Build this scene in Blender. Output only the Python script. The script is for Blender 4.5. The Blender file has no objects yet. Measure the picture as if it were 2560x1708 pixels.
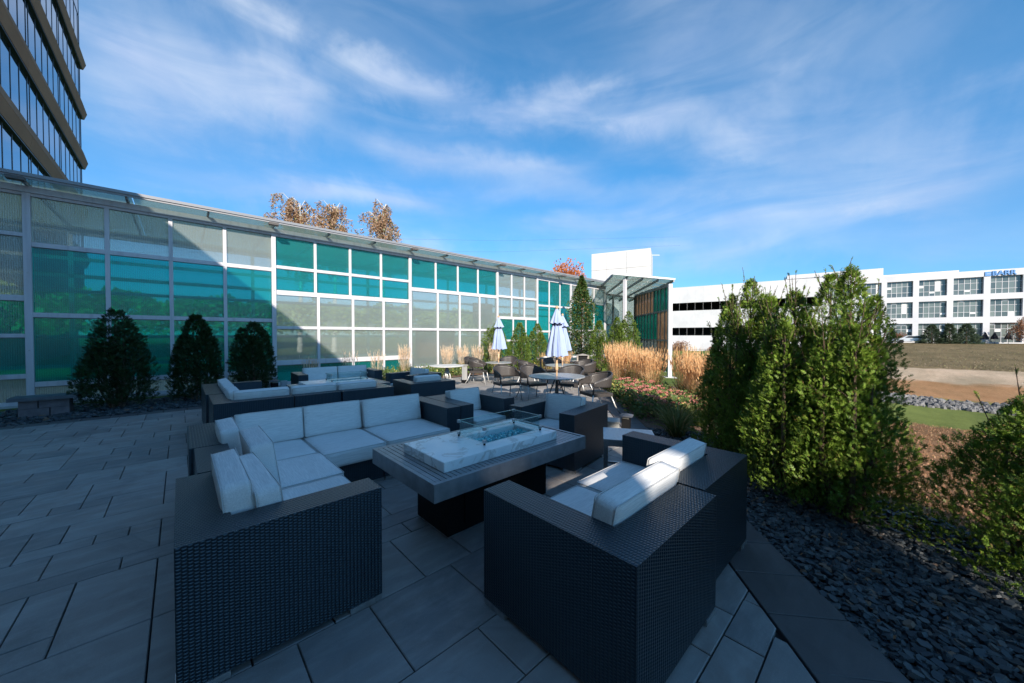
import bpy, bmesh, math, random
import numpy as np
from mathutils import Vector, Matrix, noise as mn

random.seed(7); rng = np.random.default_rng(7)
PI = math.pi; rad = math.radians
D = bpy.data; SC = bpy.context.scene; COL = SC.collection

# ------------------------------------------------------------------ camera, sky, sun, exposure
CAM_H = 1.55
cam_d = D.cameras.new('camera'); cam = D.objects.new('camera', cam_d); COL.objects.link(cam)
cam_d.sensor_width = 36.0; cam_d.lens = 36.0 * 890.0 / 2560.0
cam_d.clip_start = 0.05; cam_d.clip_end = 3000.0
cam.location = (0, 0, CAM_H); cam.rotation_euler = (rad(90 - 1.03), 0, rad(47 - 90))
SC.camera = cam

SUN_EL = 27.5; SUN_PHI = 32.0                      # light travels towards +Y, turned 32 deg to +X
trav = Vector((math.sin(rad(SUN_PHI)) * math.cos(rad(SUN_EL)), math.cos(rad(SUN_PHI)) * math.cos(rad(SUN_EL)), -math.sin(rad(SUN_EL))))
sun_d = D.lights.new('sun', 'SUN'); sun = D.objects.new('sun', sun_d); COL.objects.link(sun)
sun_d.energy = 4.8; sun_d.angle = rad(0.45); sun_d.color = (1.0, 0.90, 0.78)
sun.rotation_euler = trav.to_track_quat('-Z', 'Y').to_euler(); sun.location = (0, 0, 60)
EXPOSURE = 0.76
SC.view_settings.view_transform = 'Standard'; SC.view_settings.look = 'None'
SC.view_settings.exposure = EXPOSURE; SC.view_settings.gamma = 1.0; SC.view_settings.use_curve_mapping = False
SC.cycles.max_bounces = 8; SC.cycles.transparent_max_bounces = 24; SC.cycles.use_denoising = True
SC.cycles.sample_clamp_indirect = 4.0; SC.cycles.caustics_reflective = False; SC.cycles.caustics_refractive = False

def px_dir(u, v):                                  # unit direction seen at a place of the 2560x1708 picture (used for the clouds' bearings)
    y, p = rad(47), rad(1.03)
    F = Vector((math.cos(y) * math.cos(p), math.sin(y) * math.cos(p), -math.sin(p))); R = Vector((math.sin(y), -math.cos(y), 0))
    U = R.cross(F)
    return (F + R * ((u - 1280) / 890) - U * ((v - 854) / 890)).normalized()

class NT:
    """small wrapper to write node trees"""
    def __init__(s, tree): s.t = tree; s.n = tree.nodes; s.l = tree.links
    def node(s, typ, ins=None, **kw):
        n = s.n.new(typ)
        for k, v in kw.items(): setattr(n, k, v)
        for k, v in (ins or {}).items():
            if isinstance(v, bpy.types.NodeSocket): s.l.new(v, n.inputs[k])
            else: n.inputs[k].default_value = v
        return n
    def m(s, op, a, b=0.0, c=0.0, clamp=False):
        n = s.n.new('ShaderNodeMath'); n.operation = op; n.use_clamp = clamp
        for i, v in enumerate((a, b, c)):
            if isinstance(v, bpy.types.NodeSocket): s.l.new(v, n.inputs[i])
            else: n.inputs[i].default_value = v
        return n.outputs[0]
    def vm(s, op, a, b=None, scale=None):
        n = s.n.new('ShaderNodeVectorMath'); n.operation = op
        for i, v in enumerate((a, b)):
            if v is None: continue
            if isinstance(v, bpy.types.NodeSocket): s.l.new(v, n.inputs[i])
            else: n.inputs[i].default_value = v
        if scale is not None: n.inputs['Scale'].default_value = scale
        return n.outputs['Value'] if op in ('DOT_PRODUCT', 'LENGTH') else n.outputs['Vector']
    def mix(s, f, a, b, blend='MIX'):
        n = s.n.new('ShaderNodeMix'); n.data_type = 'RGBA'; n.blend_type = blend
        for k, v in ((0, f), (6, a), (7, b)):
            if isinstance(v, bpy.types.NodeSocket): s.l.new(v, n.inputs[k])
            else: n.inputs[k].default_value = v if k == 0 else (tuple(v) + (1,))[:4]
        return n.outputs[2]
    def ramp(s, f, pts, interp='LINEAR'):
        n = s.n.new('ShaderNodeValToRGB'); n.color_ramp.interpolation = interp
        e = n.color_ramp.elements
        while len(e) < len(pts): e.new(0.5)
        for el, (p, c) in zip(e, pts):
            el.position = p; el.color = (c, c, c, 1) if isinstance(c, (int, float)) else (tuple(c) + (1,))[:4]
        s.l.new(f, n.inputs[0]); return n.outputs[0]
    def noise(s, vec, scale, detail=4, rough=0.55, dist=0.0):
        n = s.node('ShaderNodeTexNoise', {'Vector': vec, 'Scale': scale, 'Detail': detail, 'Roughness': rough, 'Distortion': dist})
        return n.outputs[0]
    def smooth(s, x, a, b):
        n = s.n.new('ShaderNodeMapRange'); n.interpolation_type = 'SMOOTHSTEP'; n.clamp = True
        s.l.new(x, n.inputs[0]); n.inputs[1].default_value = a; n.inputs[2].default_value = b
        return n.outputs[0]

W = D.worlds.new('World'); SC.world = W; W.use_nodes = True
w = NT(W.node_tree); w.n.clear()
sky = w.node('ShaderNodeTexSky', sky_type='NISHITA', sun_disc=False, sun_elevation=rad(SUN_EL), sun_rotation=rad(180 + SUN_PHI),
             altitude=250.0, air_density=1.0, dust_density=0.35, ozone_density=3.0)
tc = w.node('ShaderNodeTexCoord').outputs['Generated']
dirn = w.vm('NORMALIZE', tc)
sep = w.node('ShaderNodeSeparateXYZ', {0: dirn})
zz = w.m('MAXIMUM', sep.outputs[2], 0.0)
inv = w.m('DIVIDE', 1.0, w.m('ADD', zz, 0.12))
flat = w.node('ShaderNodeCombineXYZ', {0: w.m('MULTIPLY', sep.outputs[0], inv), 1: w.m('MULTIPLY', sep.outputs[1], inv), 2: 0.0}).outputs[0]
def mapping(vec, rz, sc, off=(0, 0, 0)):
    return w.node('ShaderNodeMapping', {'Vector': vec, 'Rotation': (0, 0, rad(rz)), 'Scale': sc, 'Location': off}).outputs[0]
wob = w.noise(flat, 1.6, 5, 0.6, 0.3)
fib = w.noise(w.node('ShaderNodeMapping', {'Vector': dirn, 'Rotation': (rad(4), rad(-5), 0), 'Scale': (1.5, 1.5, 6.5)}).outputs[0], 1.7, 7, 0.52, 0.8)
soft = w.noise(w.node('ShaderNodeMapping', {'Vector': dirn, 'Scale': (1.0, 1.0, 2.2), 'Location': (.4, 1.1, 0)}).outputs[0], 1.7, 5, 0.55, 0.5)
clouds = w.m('MULTIPLY', w.smooth(fib, 0.28, 0.80), w.smooth(soft, 0.30, 0.64))
clouds = w.m('MULTIPLY', clouds, 0.38)
fine = w.noise(dirn, 9.0, 6, 0.65, 0.4)
midn = w.noise(dirn, 2.6, 5, 0.6, 0.5)
def band(p1, p2, width, strength, asym=1.0):
    """a long cirrus streak between two bearings"""
    global clouds
    a, b = px_dir(*p1), px_dir(*p2); n = a.cross(b).normalized(); m = (a + b).normalized(); t = n.cross(m)
    half = math.acos(max(-1, min(1, a.dot(b)))) / 2
    dd = w.vm('DOT_PRODUCT', dirn, tuple(n)); tt = w.vm('DOT_PRODUCT', dirn, tuple(t)); mm = w.vm('DOT_PRODUCT', dirn, tuple(m))
    dd = w.m('ADD', dd, w.m('MULTIPLY', w.m('SUBTRACT', midn, 0.5), width * 2.6))
    dd = w.m('ADD', dd, w.m('MULTIPLY', w.m('SUBTRACT', fine, 0.5), width * 1.2))
    prof = w.m('SUBTRACT', 1.0, w.smooth(w.m('ABSOLUTE', dd), 0.0, width))
    end = w.m('SUBTRACT', 1.0, w.smooth(w.m('ABSOLUTE', tt), half * 0.55, half * 1.1))
    k = w.m('MULTIPLY', w.m('MULTIPLY', prof, end), w.smooth(mm, 0.0, 0.2))
    tex = w.m('ADD', 0.5, w.m('MULTIPLY', w.smooth(fib, 0.3, 0.7), 0.5))
    clouds = w.m('ADD', clouds, w.m('MULTIPLY', w.m('MULTIPLY', k, tex), strength))
band((120, 40), (820, 190), 0.16, 0.75)
band((700, 170), (1750, 300), 0.07, 0.75)
band((100, 250), (900, 330), 0.16, 0.30)
band((330, 440), (1150, 500), 0.045, 0.55)
band((850, 350), (1500, 440), 0.05, 0.5)
band((1750, 330), (2700, 420), 0.17, 0.55)
band((1500, 100), (2700, 30), 0.16, 0.2)
band((1250, 560), (2300, 540), 0.05, 0.42)
band((300, 660), (2560, 610), 0.07, 0.40)
band((1150, 470), (2500, 500), 0.05, 0.35)
band((1600, 200), (1900, 420), 0.08, 0.25)
clouds = w.m('MINIMUM', w.m('MULTIPLY', clouds, 0.74), 0.8)
hz = w.m('SUBTRACT', 1.0, w.smooth(sep.outputs[2], -0.02, 0.55))
tint = w.mix(hz, (0.37, 0.83, 0.98), (0.33, 0.56, 0.77))
base = w.mix(1.0, sky.outputs[0], tint, 'MULTIPLY')
lit = w.mix(1.0, (3.9, 4.3, 4.9), w.mix(w.smooth(midn, 0.3, 0.7), (0.62, 0.70, 0.88), (1.0, 1.0, 1.0)), 'MULTIPLY')
final = w.mix(clouds, base, lit)
bg = w.node('ShaderNodeBackground', {'Color': final, 'Strength': 0.13})
w.l.new(bg.outputs[0], w.node('ShaderNodeOutputWorld').inputs[0])

# ------------------------------------------------------------------ materials
MATS = {}
def mat(name, col=(0.5, 0.5, 0.5), rough=0.6, metal=0.0, fn=None, spec=0.5, **kw):
    if name in MATS: return MATS[name]
    m = D.materials.new(name); m.use_nodes = True; t = NT(m.node_tree); b = t.n['Principled BSDF']
    b.inputs['Base Color'].default_value = (*col, 1); b.inputs['Roughness'].default_value = rough
    b.inputs['Metallic'].default_value = metal; b.inputs['Specular IOR Level'].default_value = spec
    for k, v in kw.items(): b.inputs[k.replace('_', ' ')].default_value = v
    if fn: fn(t, b)
    MATS[name] = m; return m
def obj_co(t): return t.node('ShaderNodeTexCoord').outputs['Object']
def geo_co(t): return t.node('ShaderNodeNewGeometry').outputs['Position']
def bump(t, b, h, dist, strength=1.0):
    n = t.node('ShaderNodeBump', {'Height': h, 'Distance': dist, 'Strength': strength}); t.l.new(n.outputs[0], b.inputs['Normal']); return n
def grain(c1, c2, scale, dist=0.0, bscale=None, detail=5, world=False, rough_var=0.0):
    def fn(t, b):
        co = geo_co(t) if world else obj_co(t)
        n = t.noise(co, scale, detail, 0.6)
        t.l.new(t.mix(t.smooth(n, 0.3, 0.7), c1, c2), b.inputs['Base Color'])
        if rough_var: t.l.new(t.m('ADD', b.inputs['Roughness'].default_value, t.m('MULTIPLY', t.m('SUBTRACT', n, 0.5), rough_var)), b.inputs['Roughness'])
        if dist: bump(t, b, t.noise(co, bscale or scale * 4, 4, 0.6), dist)
    return fn

def wicker_fn(t, b):
    uv = t.node('ShaderNodeTexCoord').outputs['UV']
    s = t.node('ShaderNodeSeparateXYZ', {0: uv})
    a, bb = 0.0195, 0.015
    row = t.m('FLOOR', t.m('DIVIDE', s.outputs[0], a))
    ph = t.m('MULTIPLY', t.m('ADD', t.m('DIVIDE', s.outputs[1], bb), t.m('MULTIPLY', row, 0.5)), PI)
    over = t.m('ABSOLUTE', t.m('SINE', ph))
    strand = t.m('ABSOLUTE', t.m('SINE', t.m('MULTIPLY', t.m('DIVIDE', s.outputs[0], a), PI)))
    hgt = t.m('MULTIPLY', t.m('POWER', over, 0.7), t.m('POWER', strand, 0.6))
    vary = t.noise(uv, 9.0, 3, 0.5)
    col = t.mix(t.smooth(hgt, 0.12, 0.75), (0.003, 0.0035, 0.004), t.mix(vary, (0.007, 0.012, 0.018), (0.016, 0.025, 0.036)))  # shade in the gaps between strands is put into the colour
    t.l.new(col, b.inputs['Base Color'])
    bump(t, b, hgt, 0.0045, 0.75)
wicker = mat('dark_wicker', rough=0.36, fn=wicker_fn, spec=0.75, Specular_Tint=(0.62, 0.84, 1.0, 1.0))
chair_wicker = mat('brown_black_wicker', rough=0.4, fn=lambda t, b: (
    t.l.new(t.mix(t.noise(obj_co(t), 60, 2), (0.03, 0.027, 0.026), (0.075, 0.066, 0.062)), b.inputs['Base Color']),
    bump(t, b, t.node('ShaderNodeTexWave', {'Vector': obj_co(t), 'Scale': 30.0, 'Distortion': 0.5}).outputs[1], 0.003, 0.5)))
def fabric_fn(t, b):
    co = obj_co(t)
    mp = t.node('ShaderNodeMapping', {'Vector': co, 'Scale': (9, 190, 190)}).outputs[0]
    n = t.noise(mp, 1.0, 4, 0.65)
    big = t.noise(co, 5.0, 4, 0.5)
    c = t.mix(t.smooth(n, 0.3, 0.72), (0.62, 0.62, 0.61), (0.80, 0.79, 0.77))
    c = t.mix(t.m('MULTIPLY', t.smooth(big, 0.45, 0.8), 0.3), c, (0.58, 0.57, 0.55))
    t.l.new(c, b.inputs['Base Color'])
    h = t.m('ADD', t.m('MULTIPLY', n, 0.25), t.m('MULTIPLY', t.noise(co, 5.0, 3, 0.5), 1.6))
    bump(t, b, h, 0.006, 0.55)
fabric = mat('grey_slub_fabric', rough=0.95, fn=fabric_fn, spec=0.15)
piping_m = mat('seam_fabric', (0.52, 0.52, 0.51), 0.95)
alu = mat('brushed_aluminium', (0.42, 0.43, 0.44), 0.38, 0.9, fn=grain((0.40, 0.41, 0.42), (0.50, 0.51, 0.52), 30))
leg_white = mat('pale_metal', (0.62, 0.62, 0.60), 0.35, 0.4)
def white_paint_fn(t, b):
    co = geo_co(t)
    streak = t.noise(t.node('ShaderNodeMapping', {'Vector': co, 'Scale': (9, 9, 0.6)}).outputs[0], 1.0, 5, 0.6)
    t.l.new(t.mix(t.smooth(streak, 0.45, 0.8), (0.60, 0.59, 0.62), (0.46, 0.45, 0.48)), b.inputs['Base Color'])
white_steel = mat('white_painted_steel', rough=0.42, fn=white_paint_fn)
trim_dark = mat('grey_gasket', (0.16, 0.17, 0.18), 0.6)
charcoal = mat('charcoal_powder_coat', (0.075, 0.08, 0.09), 0.42, fn=grain((0.065, 0.07, 0.08), (0.10, 0.105, 0.115), 14, 0.0004, 400))
slat_m = mat('grey_slat_aluminium', (0.16, 0.17, 0.18), 0.36, 0.25, fn=grain((0.19, 0.20, 0.21), (0.27, 0.28, 0.29), 9, 0.0004, 300))
black_m = mat('black_metal', (0.008, 0.008, 0.009), 0.6, spec=0.2)
def marble_fn(t, b):
    co = obj_co(t)
    d = t.noise(co, 2.2, 6, 0.62, 1.1)
    vein = t.m('ABSOLUTE', t.m('SUBTRACT', t.noise(co, 2.0, 7, 0.6, 1.8), 0.5))
    c = t.mix(t.smooth(d, 0.3, 0.72), (0.72, 0.78, 0.80), (0.93, 0.93, 0.91))
    c = t.mix(t.m('MULTIPLY', t.m('SUBTRACT', 1.0, t.smooth(vein, 0.0, 0.045)), 0.6), c, (0.40, 0.39, 0.36))
    t.l.new(c, b.inputs['Base Color'])
    bump(t, b, t.noise(co, 60, 4), 0.0012, 0.5)
marble = mat('veined_pale_stone', rough=0.28, fn=marble_fn)
fireglass = mat('blue_fire_glass', (0.02, 0.32, 0.50), 0.12, fn=lambda t, b: t.l.new(
    t.ramp(t.node('ShaderNodeNewGeometry').outputs['Random Per Island'], [(0, (0.01, 0.22, 0.32)), (0.5, (0.03, 0.55, 0.62)), (1, (0.40, 0.90, 0.92))]), b.inputs['Base Color']), Coat_Weight=0.8)
def schlick(t, k=1.0):
    g = t.node('ShaderNodeNewGeometry'); c = t.m('ABSOLUTE', t.vm('DOT_PRODUCT', g.outputs['Incoming'], g.outputs['Normal']))
    return t.m('MULTIPLY', t.m('ADD', 0.04, t.m('MULTIPLY', t.m('POWER', t.m('SUBTRACT', 1.0, c), 5.0), 0.96)), k, clamp=True)
def mk_glass(name, tint, edge=0.12):
    m = D.materials.new(name); m.use_nodes = True; t = NT(m.node_tree); t.n.clear()
    tr = t.node('ShaderNodeBsdfTransparent', {'Color': (*tint, 1)}); gl = t.node('ShaderNodeBsdfGlossy', {'Color': (0.9, 0.95, 0.95, 1), 'Roughness': 0.03})
    fr = t.m('MINIMUM', t.m('ADD', schlick(t), edge), 0.9)
    mx = t.node('ShaderNodeMixShader', {0: fr, 1: tr.outputs[0], 2: gl.outputs[0]})
    t.l.new(mx.outputs[0], t.node('ShaderNodeOutputMaterial').inputs[0]); MATS[name] = m; return m
clear_glass = mk_glass('wind_guard_glass', (0.90, 0.96, 0.96), 0.015)
edge_glass = mat('glass_edge', (0.30, 0.55, 0.52), 0.15)

def poly_pane(name, tint, diff, t_fac=0.62, rough=0.22, through=0.55, bumpk=0.8, fk=1.5):
    """fluted polycarbonate: see-through in its own colour, blurred by the flutes, with a soft sheen"""
    m = D.materials.new(name); m.use_nodes = True; t = NT(m.node_tree); t.n.clear()
    co = geo_co(t)
    sx = t.node('ShaderNodeSeparateXYZ', {0: co})
    along = t.m('ADD', sx.outputs[0], t.m('MULTIPLY', sx.outputs[1], 0.9))
    wv = t.m('SINE', t.m('MULTIPLY', along, 2 * PI / 0.032))
    bp = t.node('ShaderNodeBump', {'Height': wv, 'Distance': 0.0035, 'Strength': bumpk}).outputs[0]
    dn = t.noise(co, 0.9, 4, 0.6)
    line = t.m('ADD', 0.80, t.m('MULTIPLY', wv, 0.20))
    tcol = t.mix(1.0, tint, t.node('ShaderNodeCombineColor', {0: line, 1: line, 2: line}).outputs[0], 'MULTIPLY')
    refr = t.node('ShaderNodeBsdfRefraction', {'Color': tcol, 'Roughness': rough, 'IOR': 1.18, 'Normal': bp})
    trn = t.node('ShaderNodeBsdfTransparent', {'Color': tcol})
    thru = t.node('ShaderNodeMixShader', {0: through, 1: refr.outputs[0], 2: trn.outputs[0]})
    dc = t.mix(dn, diff, tuple(x * 0.75 for x in diff))
    df = t.node('ShaderNodeBsdfDiffuse', {'Color': dc}); tl = t.node('ShaderNodeBsdfTranslucent', {'Color': dc})
    body = t.node('ShaderNodeMixShader', {0: 0.5, 1: df.outputs[0], 2: tl.outputs[0]})
    mx = t.node('ShaderNodeMixShader', {0: t_fac, 1: body.outputs[0], 2: thru.outputs[0]})
    gl = t.node('ShaderNodeBsdfGlossy', {'Color': (0.9, 0.95, 1.0, 1), 'Roughness': 0.16, 'Normal': bp})
    fr = schlick(t, fk)
    o = t.node('ShaderNodeMixShader', {0: fr, 1: mx.outputs[0], 2: gl.outputs[0]})
    t.l.new(o.outputs[0], t.node('ShaderNodeOutputMaterial').inputs[0]); MATS[name] = m; return m
teal = poly_pane('teal_polycarbonate', (0.06, 0.84, 0.82), (0.02, 0.50, 0.49), 0.70, through=0.85)
clearp = poly_pane('clear_polycarbonate', (0.92, 0.98, 0.95), (0.72, 0.80, 0.78), 0.70, through=0.85)
bronze = poly_pane('amber_polycarbonate', (0.86, 0.64, 0.46), (0.66, 0.47, 0.34), 0.5, bumpk=0.0, fk=.5)
teal_w = poly_pane('deep_green_polycarbonate', (0.08, 0.62, 0.50), (0.03, 0.34, 0.27), 0.5, bumpk=0.0, fk=.5)
clear_w = poly_pane('grey_polycarbonate', (0.70, 0.74, 0.70), (0.36, 0.38, 0.36), 0.5, bumpk=0.0, fk=.5)
roofp = poly_pane('pale_green_roof_glass', (0.86, 0.96, 0.92), (0.66, 0.80, 0.74), 0.66, 0.1, 0.9, bumpk=0.0, fk=.6)

def paver_fn(c1, c2, c3):
    def fn(t, b):
        g = t.node('ShaderNodeNewGeometry'); co = g.outputs['Position']
        r = t.m('FRACT', t.m('ADD', g.outputs['Random Per Island'], t.node('ShaderNodeObjectInfo').outputs['Random']))
        big = t.noise(co, 3.2, 5, 0.6, 0.8)
        st = t.noise(t.node('ShaderNodeMapping', {'Vector': co, 'Scale': (1.2, 5, 1), 'Rotation': (0, 0, 0.1)}).outputs[0], 2.2, 4, 0.6)
        c = t.mix(r, c1, c2)
        c = t.mix(t.smooth(big, 0.35, 0.75), c, c3)
        c = t.mix(t.m('MULTIPLY', t.smooth(st, 0.42, 0.72), 0.33), c, tuple(x * 1.4 for x in c2))
        c = t.mix(t.m('MULTIPLY', t.smooth(t.noise(co, 1.1, 6, 0.7, 1.5), 0.45, 0.72), 0.5), c, tuple(x * .62 for x in c1))
        sp = t.noise(co, 170, 2, 0.5)
        c = t.mix(t.m('MULTIPLY', t.smooth(sp, 0.6, 0.75), 0.25), c, tuple(x * 1.6 for x in c2))
        t.l.new(c, b.inputs['Base Color'])
        t.l.new(t.m('ADD', 0.42, t.m('MULTIPLY', big, 0.3)), b.inputs['Roughness'])
        h = t.m('ADD', t.m('MULTIPLY', t.noise(co, 45, 5, 0.65), 1.0), t.m('MULTIPLY', sp, 0.25))
        bump(t, b, h, 0.0022, 0.7)
    return fn
paver_m = mat('grey_slab_paver', rough=0.6, fn=paver_fn((0.175, 0.175, 0.178), (0.34, 0.325, 0.31), (0.27, 0.24, 0.22)))
border_m = mat('dark_border_paver', rough=0.6, fn=paver_fn((0.065, 0.062, 0.068), (0.11, 0.10, 0.10), (0.10, 0.088, 0.086)))
joint_m = mat('joint_sand', (0.022, 0.022, 0.022), 0.95)
slate_m = mat('slate_chip', rough=0.55, fn=lambda t, b: (
    t.l.new(t.ramp(t.node('ShaderNodeNewGeometry').outputs['Random Per Island'], [(0, (0.018, 0.024, 0.031)), (0.55, (0.042, 0.053, 0.062)), (0.93, (0.085, 0.095, 0.10)), (0.985, (0.18, 0.11, 0.07))]), b.inputs['Base Color']),
    bump(t, b, t.noise(geo_co(t), 90, 4), 0.002, 0.6)))
rock_m = mat('grey_riprap', rough=0.85, fn=lambda t, b: t.l.new(t.ramp(t.node('ShaderNodeNewGeometry').outputs['Random Per Island'], [(0, (0.07, 0.07, 0.075)), (1, (0.20, 0.195, 0.19))]), b.inputs['Base Color']))
mulch_m = mat('bark_mulch', rough=0.95, fn=grain((0.10, 0.052, 0.034), (0.24, 0.14, 0.095), 34, 0.02, 50, world=True))

def leaf_mat(name, dark, light, tip=None, transl=0.25, rough=0.5):
    m = D.materials.new(name); m.use_nodes = True; t = NT(m.node_tree); b = t.n['Principled BSDF']; out = t.n['Material Output']
    g = t.node('ShaderNodeNewGeometry'); r = g.outputs['Random Per Island']
    n = t.smooth(t.noise(g.outputs['Position'], 7.0, 4, 0.6), 0.3, 0.7)
    f = t.m('ADD', t.m('MULTIPLY', r, 0.45), t.m('MULTIPLY', n, 0.55), clamp=True)
    c = t.mix(f, dark, light)
    if tip: c = t.mix(t.smooth(r, 0.90, 0.97), c, tip)
    t.l.new(c, b.inputs['Base Color']); b.inputs['Roughness'].default_value = rough; b.inputs['Specular IOR Level'].default_value = 0.3
    tl = t.node('ShaderNodeBsdfTranslucent', {'Color': c})
    mx = t.node('ShaderNodeMixShader', {0: transl, 1: b.outputs[0], 2: tl.outputs[0]})
    t.l.new(mx.outputs[0], out.inputs[0]); MATS[name] = m; return m
arb_m = leaf_mat('arborvitae_spray', (0.028, 0.080, 0.012), (0.28, 0.42, 0.055), (0.20, 0.13, 0.045))
arb_far = leaf_mat('clipped_arborvitae_spray', (0.04, 0.085, 0.012), (0.17, 0.24, 0.035))
arb_dark = leaf_mat('dark_yew_spray', (0.010, 0.030, 0.010), (0.030, 0.070, 0.020))
decid_m = leaf_mat('small_green_leaf', (0.025, 0.06, 0.015), (0.10, 0.17, 0.04), (0.36, 0.22, 0.10))
spruce_m = leaf_mat('spruce_needles', (0.03, 0.05, 0.03), (0.10, 0.14, 0.075))
autumn_m = leaf_mat('autumn_leaf', (0.20, 0.10, 0.06), (0.42, 0.22, 0.12), transl=0.4)
orange_m = leaf_mat('orange_leaf', (0.42, 0.14, 0.05), (0.75, 0.30, 0.12), transl=0.4)
birch_m = leaf_mat('birch_leaf', (0.22, 0.16, 0.08), (0.62, 0.38, 0.26), (0.28, 0.34, 0.14), 0.4)
straw_m = leaf_mat('dry_plume', (0.62, 0.35, 0.15), (0.98, 0.70, 0.40), transl=0.4)
straw_pale = leaf_mat('pale_plume', (0.62, 0.46, 0.32), (0.90, 0.74, 0.56), transl=0.4)
blade_m = leaf_mat('green_blade', (0.07, 0.11, 0.025), (0.24, 0.24, 0.08), (0.50, 0.34, 0.16), 0.35)
sedum_leaf = leaf_mat('sedum_leaf', (0.05, 0.10, 0.03), (0.18, 0.24, 0.07), (0.50, 0.42, 0.12), 0.3)
sedum_flower = leaf_mat('sedum_flower', (0.42, 0.11, 0.10), (0.78, 0.34, 0.29), transl=0.15)
weed_m = leaf_mat('field_weed', (0.14, 0.10, 0.065), (0.28, 0.21, 0.13), (0.26, 0.26, 0.10), 0.2)
bark_m = mat('brown_bark', rough=0.9, fn=grain((0.07, 0.045, 0.03), (0.16, 0.11, 0.08), 20, 0.01, 40))
white_bark = mat('white_birch_bark', rough=0.8, fn=grain((0.35, 0.33, 0.31), (0.70, 0.68, 0.64), 5, 0.004, 20))

def lawn_fn(t, b):
    co = geo_co(t); s = t.node('ShaderNodeSeparateXYZ', {0: co})
    n1 = t.noise(co, 0.14, 4, 0.6); n2 = t.noise(co, 0.9, 5, 0.65); n3 = t.noise(co, 14.0, 4, 0.7)
    dist = t.m('ADD', t.m('ADD', t.m('MULTIPLY', s.outputs[0], 0.978), t.m('MULTIPLY', s.outputs[1], 0.208)),
               t.m('ADD', t.m('MULTIPLY', t.m('SUBTRACT', n1, 0.5), 4.0), t.m('MULTIPLY', t.m('SUBTRACT', n2, 0.5), 2.6)))
    tan = t.mix(n2, (0.30, 0.15, 0.085), (0.40, 0.23, 0.13)); green = t.mix(n2, (0.14, 0.19, 0.05), (0.27, 0.30, 0.09))
    path = t.mix(n2, (0.50, 0.36, 0.26), (0.66, 0.52, 0.42)); field = t.mix(n2, (0.17, 0.125, 0.075), (0.28, 0.22, 0.125))
    orange = t.mix(n2, (0.40, 0.20, 0.10), (0.50, 0.30, 0.17))
    c = t.mix(t.smooth(dist, 16.2, 17.2), tan, green)
    c = t.mix(t.smooth(dist, 26.0, 26.8), c, orange)
    c = t.mix(t.smooth(dist, 31.5, 33.0), c, path)
    c = t.mix(t.smooth(dist, 38.8, 39.6), c, field)
    ymask = t.smooth(t.m('SUBTRACT', s.outputs[1], t.m('MULTIPLY', s.outputs[0], 0.05)), 2.5, 6.5)
    c = t.mix(ymask, c, t.mix(n2, (0.10, 0.155, 0.035), (0.19, 0.25, 0.07)))
    n4 = t.noise(t.node('ShaderNodeMapping', {'Vector': co, 'Scale': (.16, .5, 1), 'Rotation': (0, 0, .1)}).outputs[0], 1.0, 6, 0.7)
    c = t.mix(t.smooth(n4, 0.3, 0.7), t.mix(1.0, c, (0.66, 0.68, 0.60), 'MULTIPLY'), t.mix(1.0, c, (1.12, 1.08, 1.0), 'MULTIPLY'))
    c = t.mix(t.smooth(n3, 0.35, 0.75), t.mix(1.0, c, (0.72, 0.74, 0.72), 'MULTIPLY'), c)
    t.l.new(c, b.inputs['Base Color'])
    bump(t, b, t.m('ADD', n3, t.noise(co, 60, 3)), 0.05, 0.6)
lawn_m = mat('dry_lawn', rough=0.95, fn=lawn_fn, spec=0.1)

# ------------------------------------------------------------------ object helpers
def tag(o, label=None, cat=None, group=None, kind=None):
    if label: o['label'] = label
    if cat: o['category'] = cat
    if group: o['group'] = group
    if kind: o['kind'] = kind
    return o
def thing(name, label, cat, loc=(0, 0, 0), rz=0.0, group=None):
    o = D.objects.new(name, None); COL.objects.link(o); o.location = loc; o.rotation_euler = (0, 0, rz); o.empty_display_size = 0.2
    return tag(o, label, cat, group)
def link(name, me, parent=None, loc=(0, 0, 0), rot=(0, 0, 0)):
    o = D.objects.new(name, me); COL.objects.link(o); o.parent = parent; o.location = loc; o.rotation_euler = rot; return o
def dup(root, loc, rz=None, label=None, group=None):
    r = root.copy(); COL.objects.link(r); r.location = loc
    if rz is not None: r.rotation_euler = (0, 0, rz)
    if label: r['label'] = label
    if group: r['group'] = group
    for ch in list(root.children):
        c = ch.copy(); COL.objects.link(c); c.parent = r
        for g in list(ch.children):
            d = g.copy(); COL.objects.link(d); d.parent = c
    return r
def pydata(name, v, f, mats, smooth=False, mi=None):
    me = D.meshes.new(name); me.from_pydata([tuple(x) for x in v], [], f)
    for m in (mats if isinstance(mats, (list, tuple)) else [mats]): me.materials.append(m)
    if mi: me.polygons.foreach_set('material_index', mi)
    if smooth: me.polygons.foreach_set('use_smooth', [True] * len(me.polygons))
    me.update(); return me
def np_mesh(name, verts, faces, mats, smooth=False, mi=None):
    """fast mesh from arrays; faces is (n,k) of equal length k"""
    verts = np.asarray(verts, np.float32).reshape(-1, 3); faces = np.asarray(faces, np.int32); n, k = faces.shape
    me = D.meshes.new(name); me.vertices.add(len(verts)); me.vertices.foreach_set('co', verts.ravel())
    me.loops.add(n * k); me.loops.foreach_set('vertex_index', faces.ravel())
    me.polygons.add(n); me.polygons.foreach_set('loop_start', np.arange(0, n * k, k, dtype=np.int32))
    for m in (mats if isinstance(mats, (list, tuple)) else [mats]): me.materials.append(m)
    if mi is not None: me.polygons.foreach_set('material_index', np.asarray(mi, np.int32))
    if smooth: me.polygons.foreach_set('use_smooth', np.ones(n, bool))
    me.update(calc_edges=True); me.validate(); return me
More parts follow.
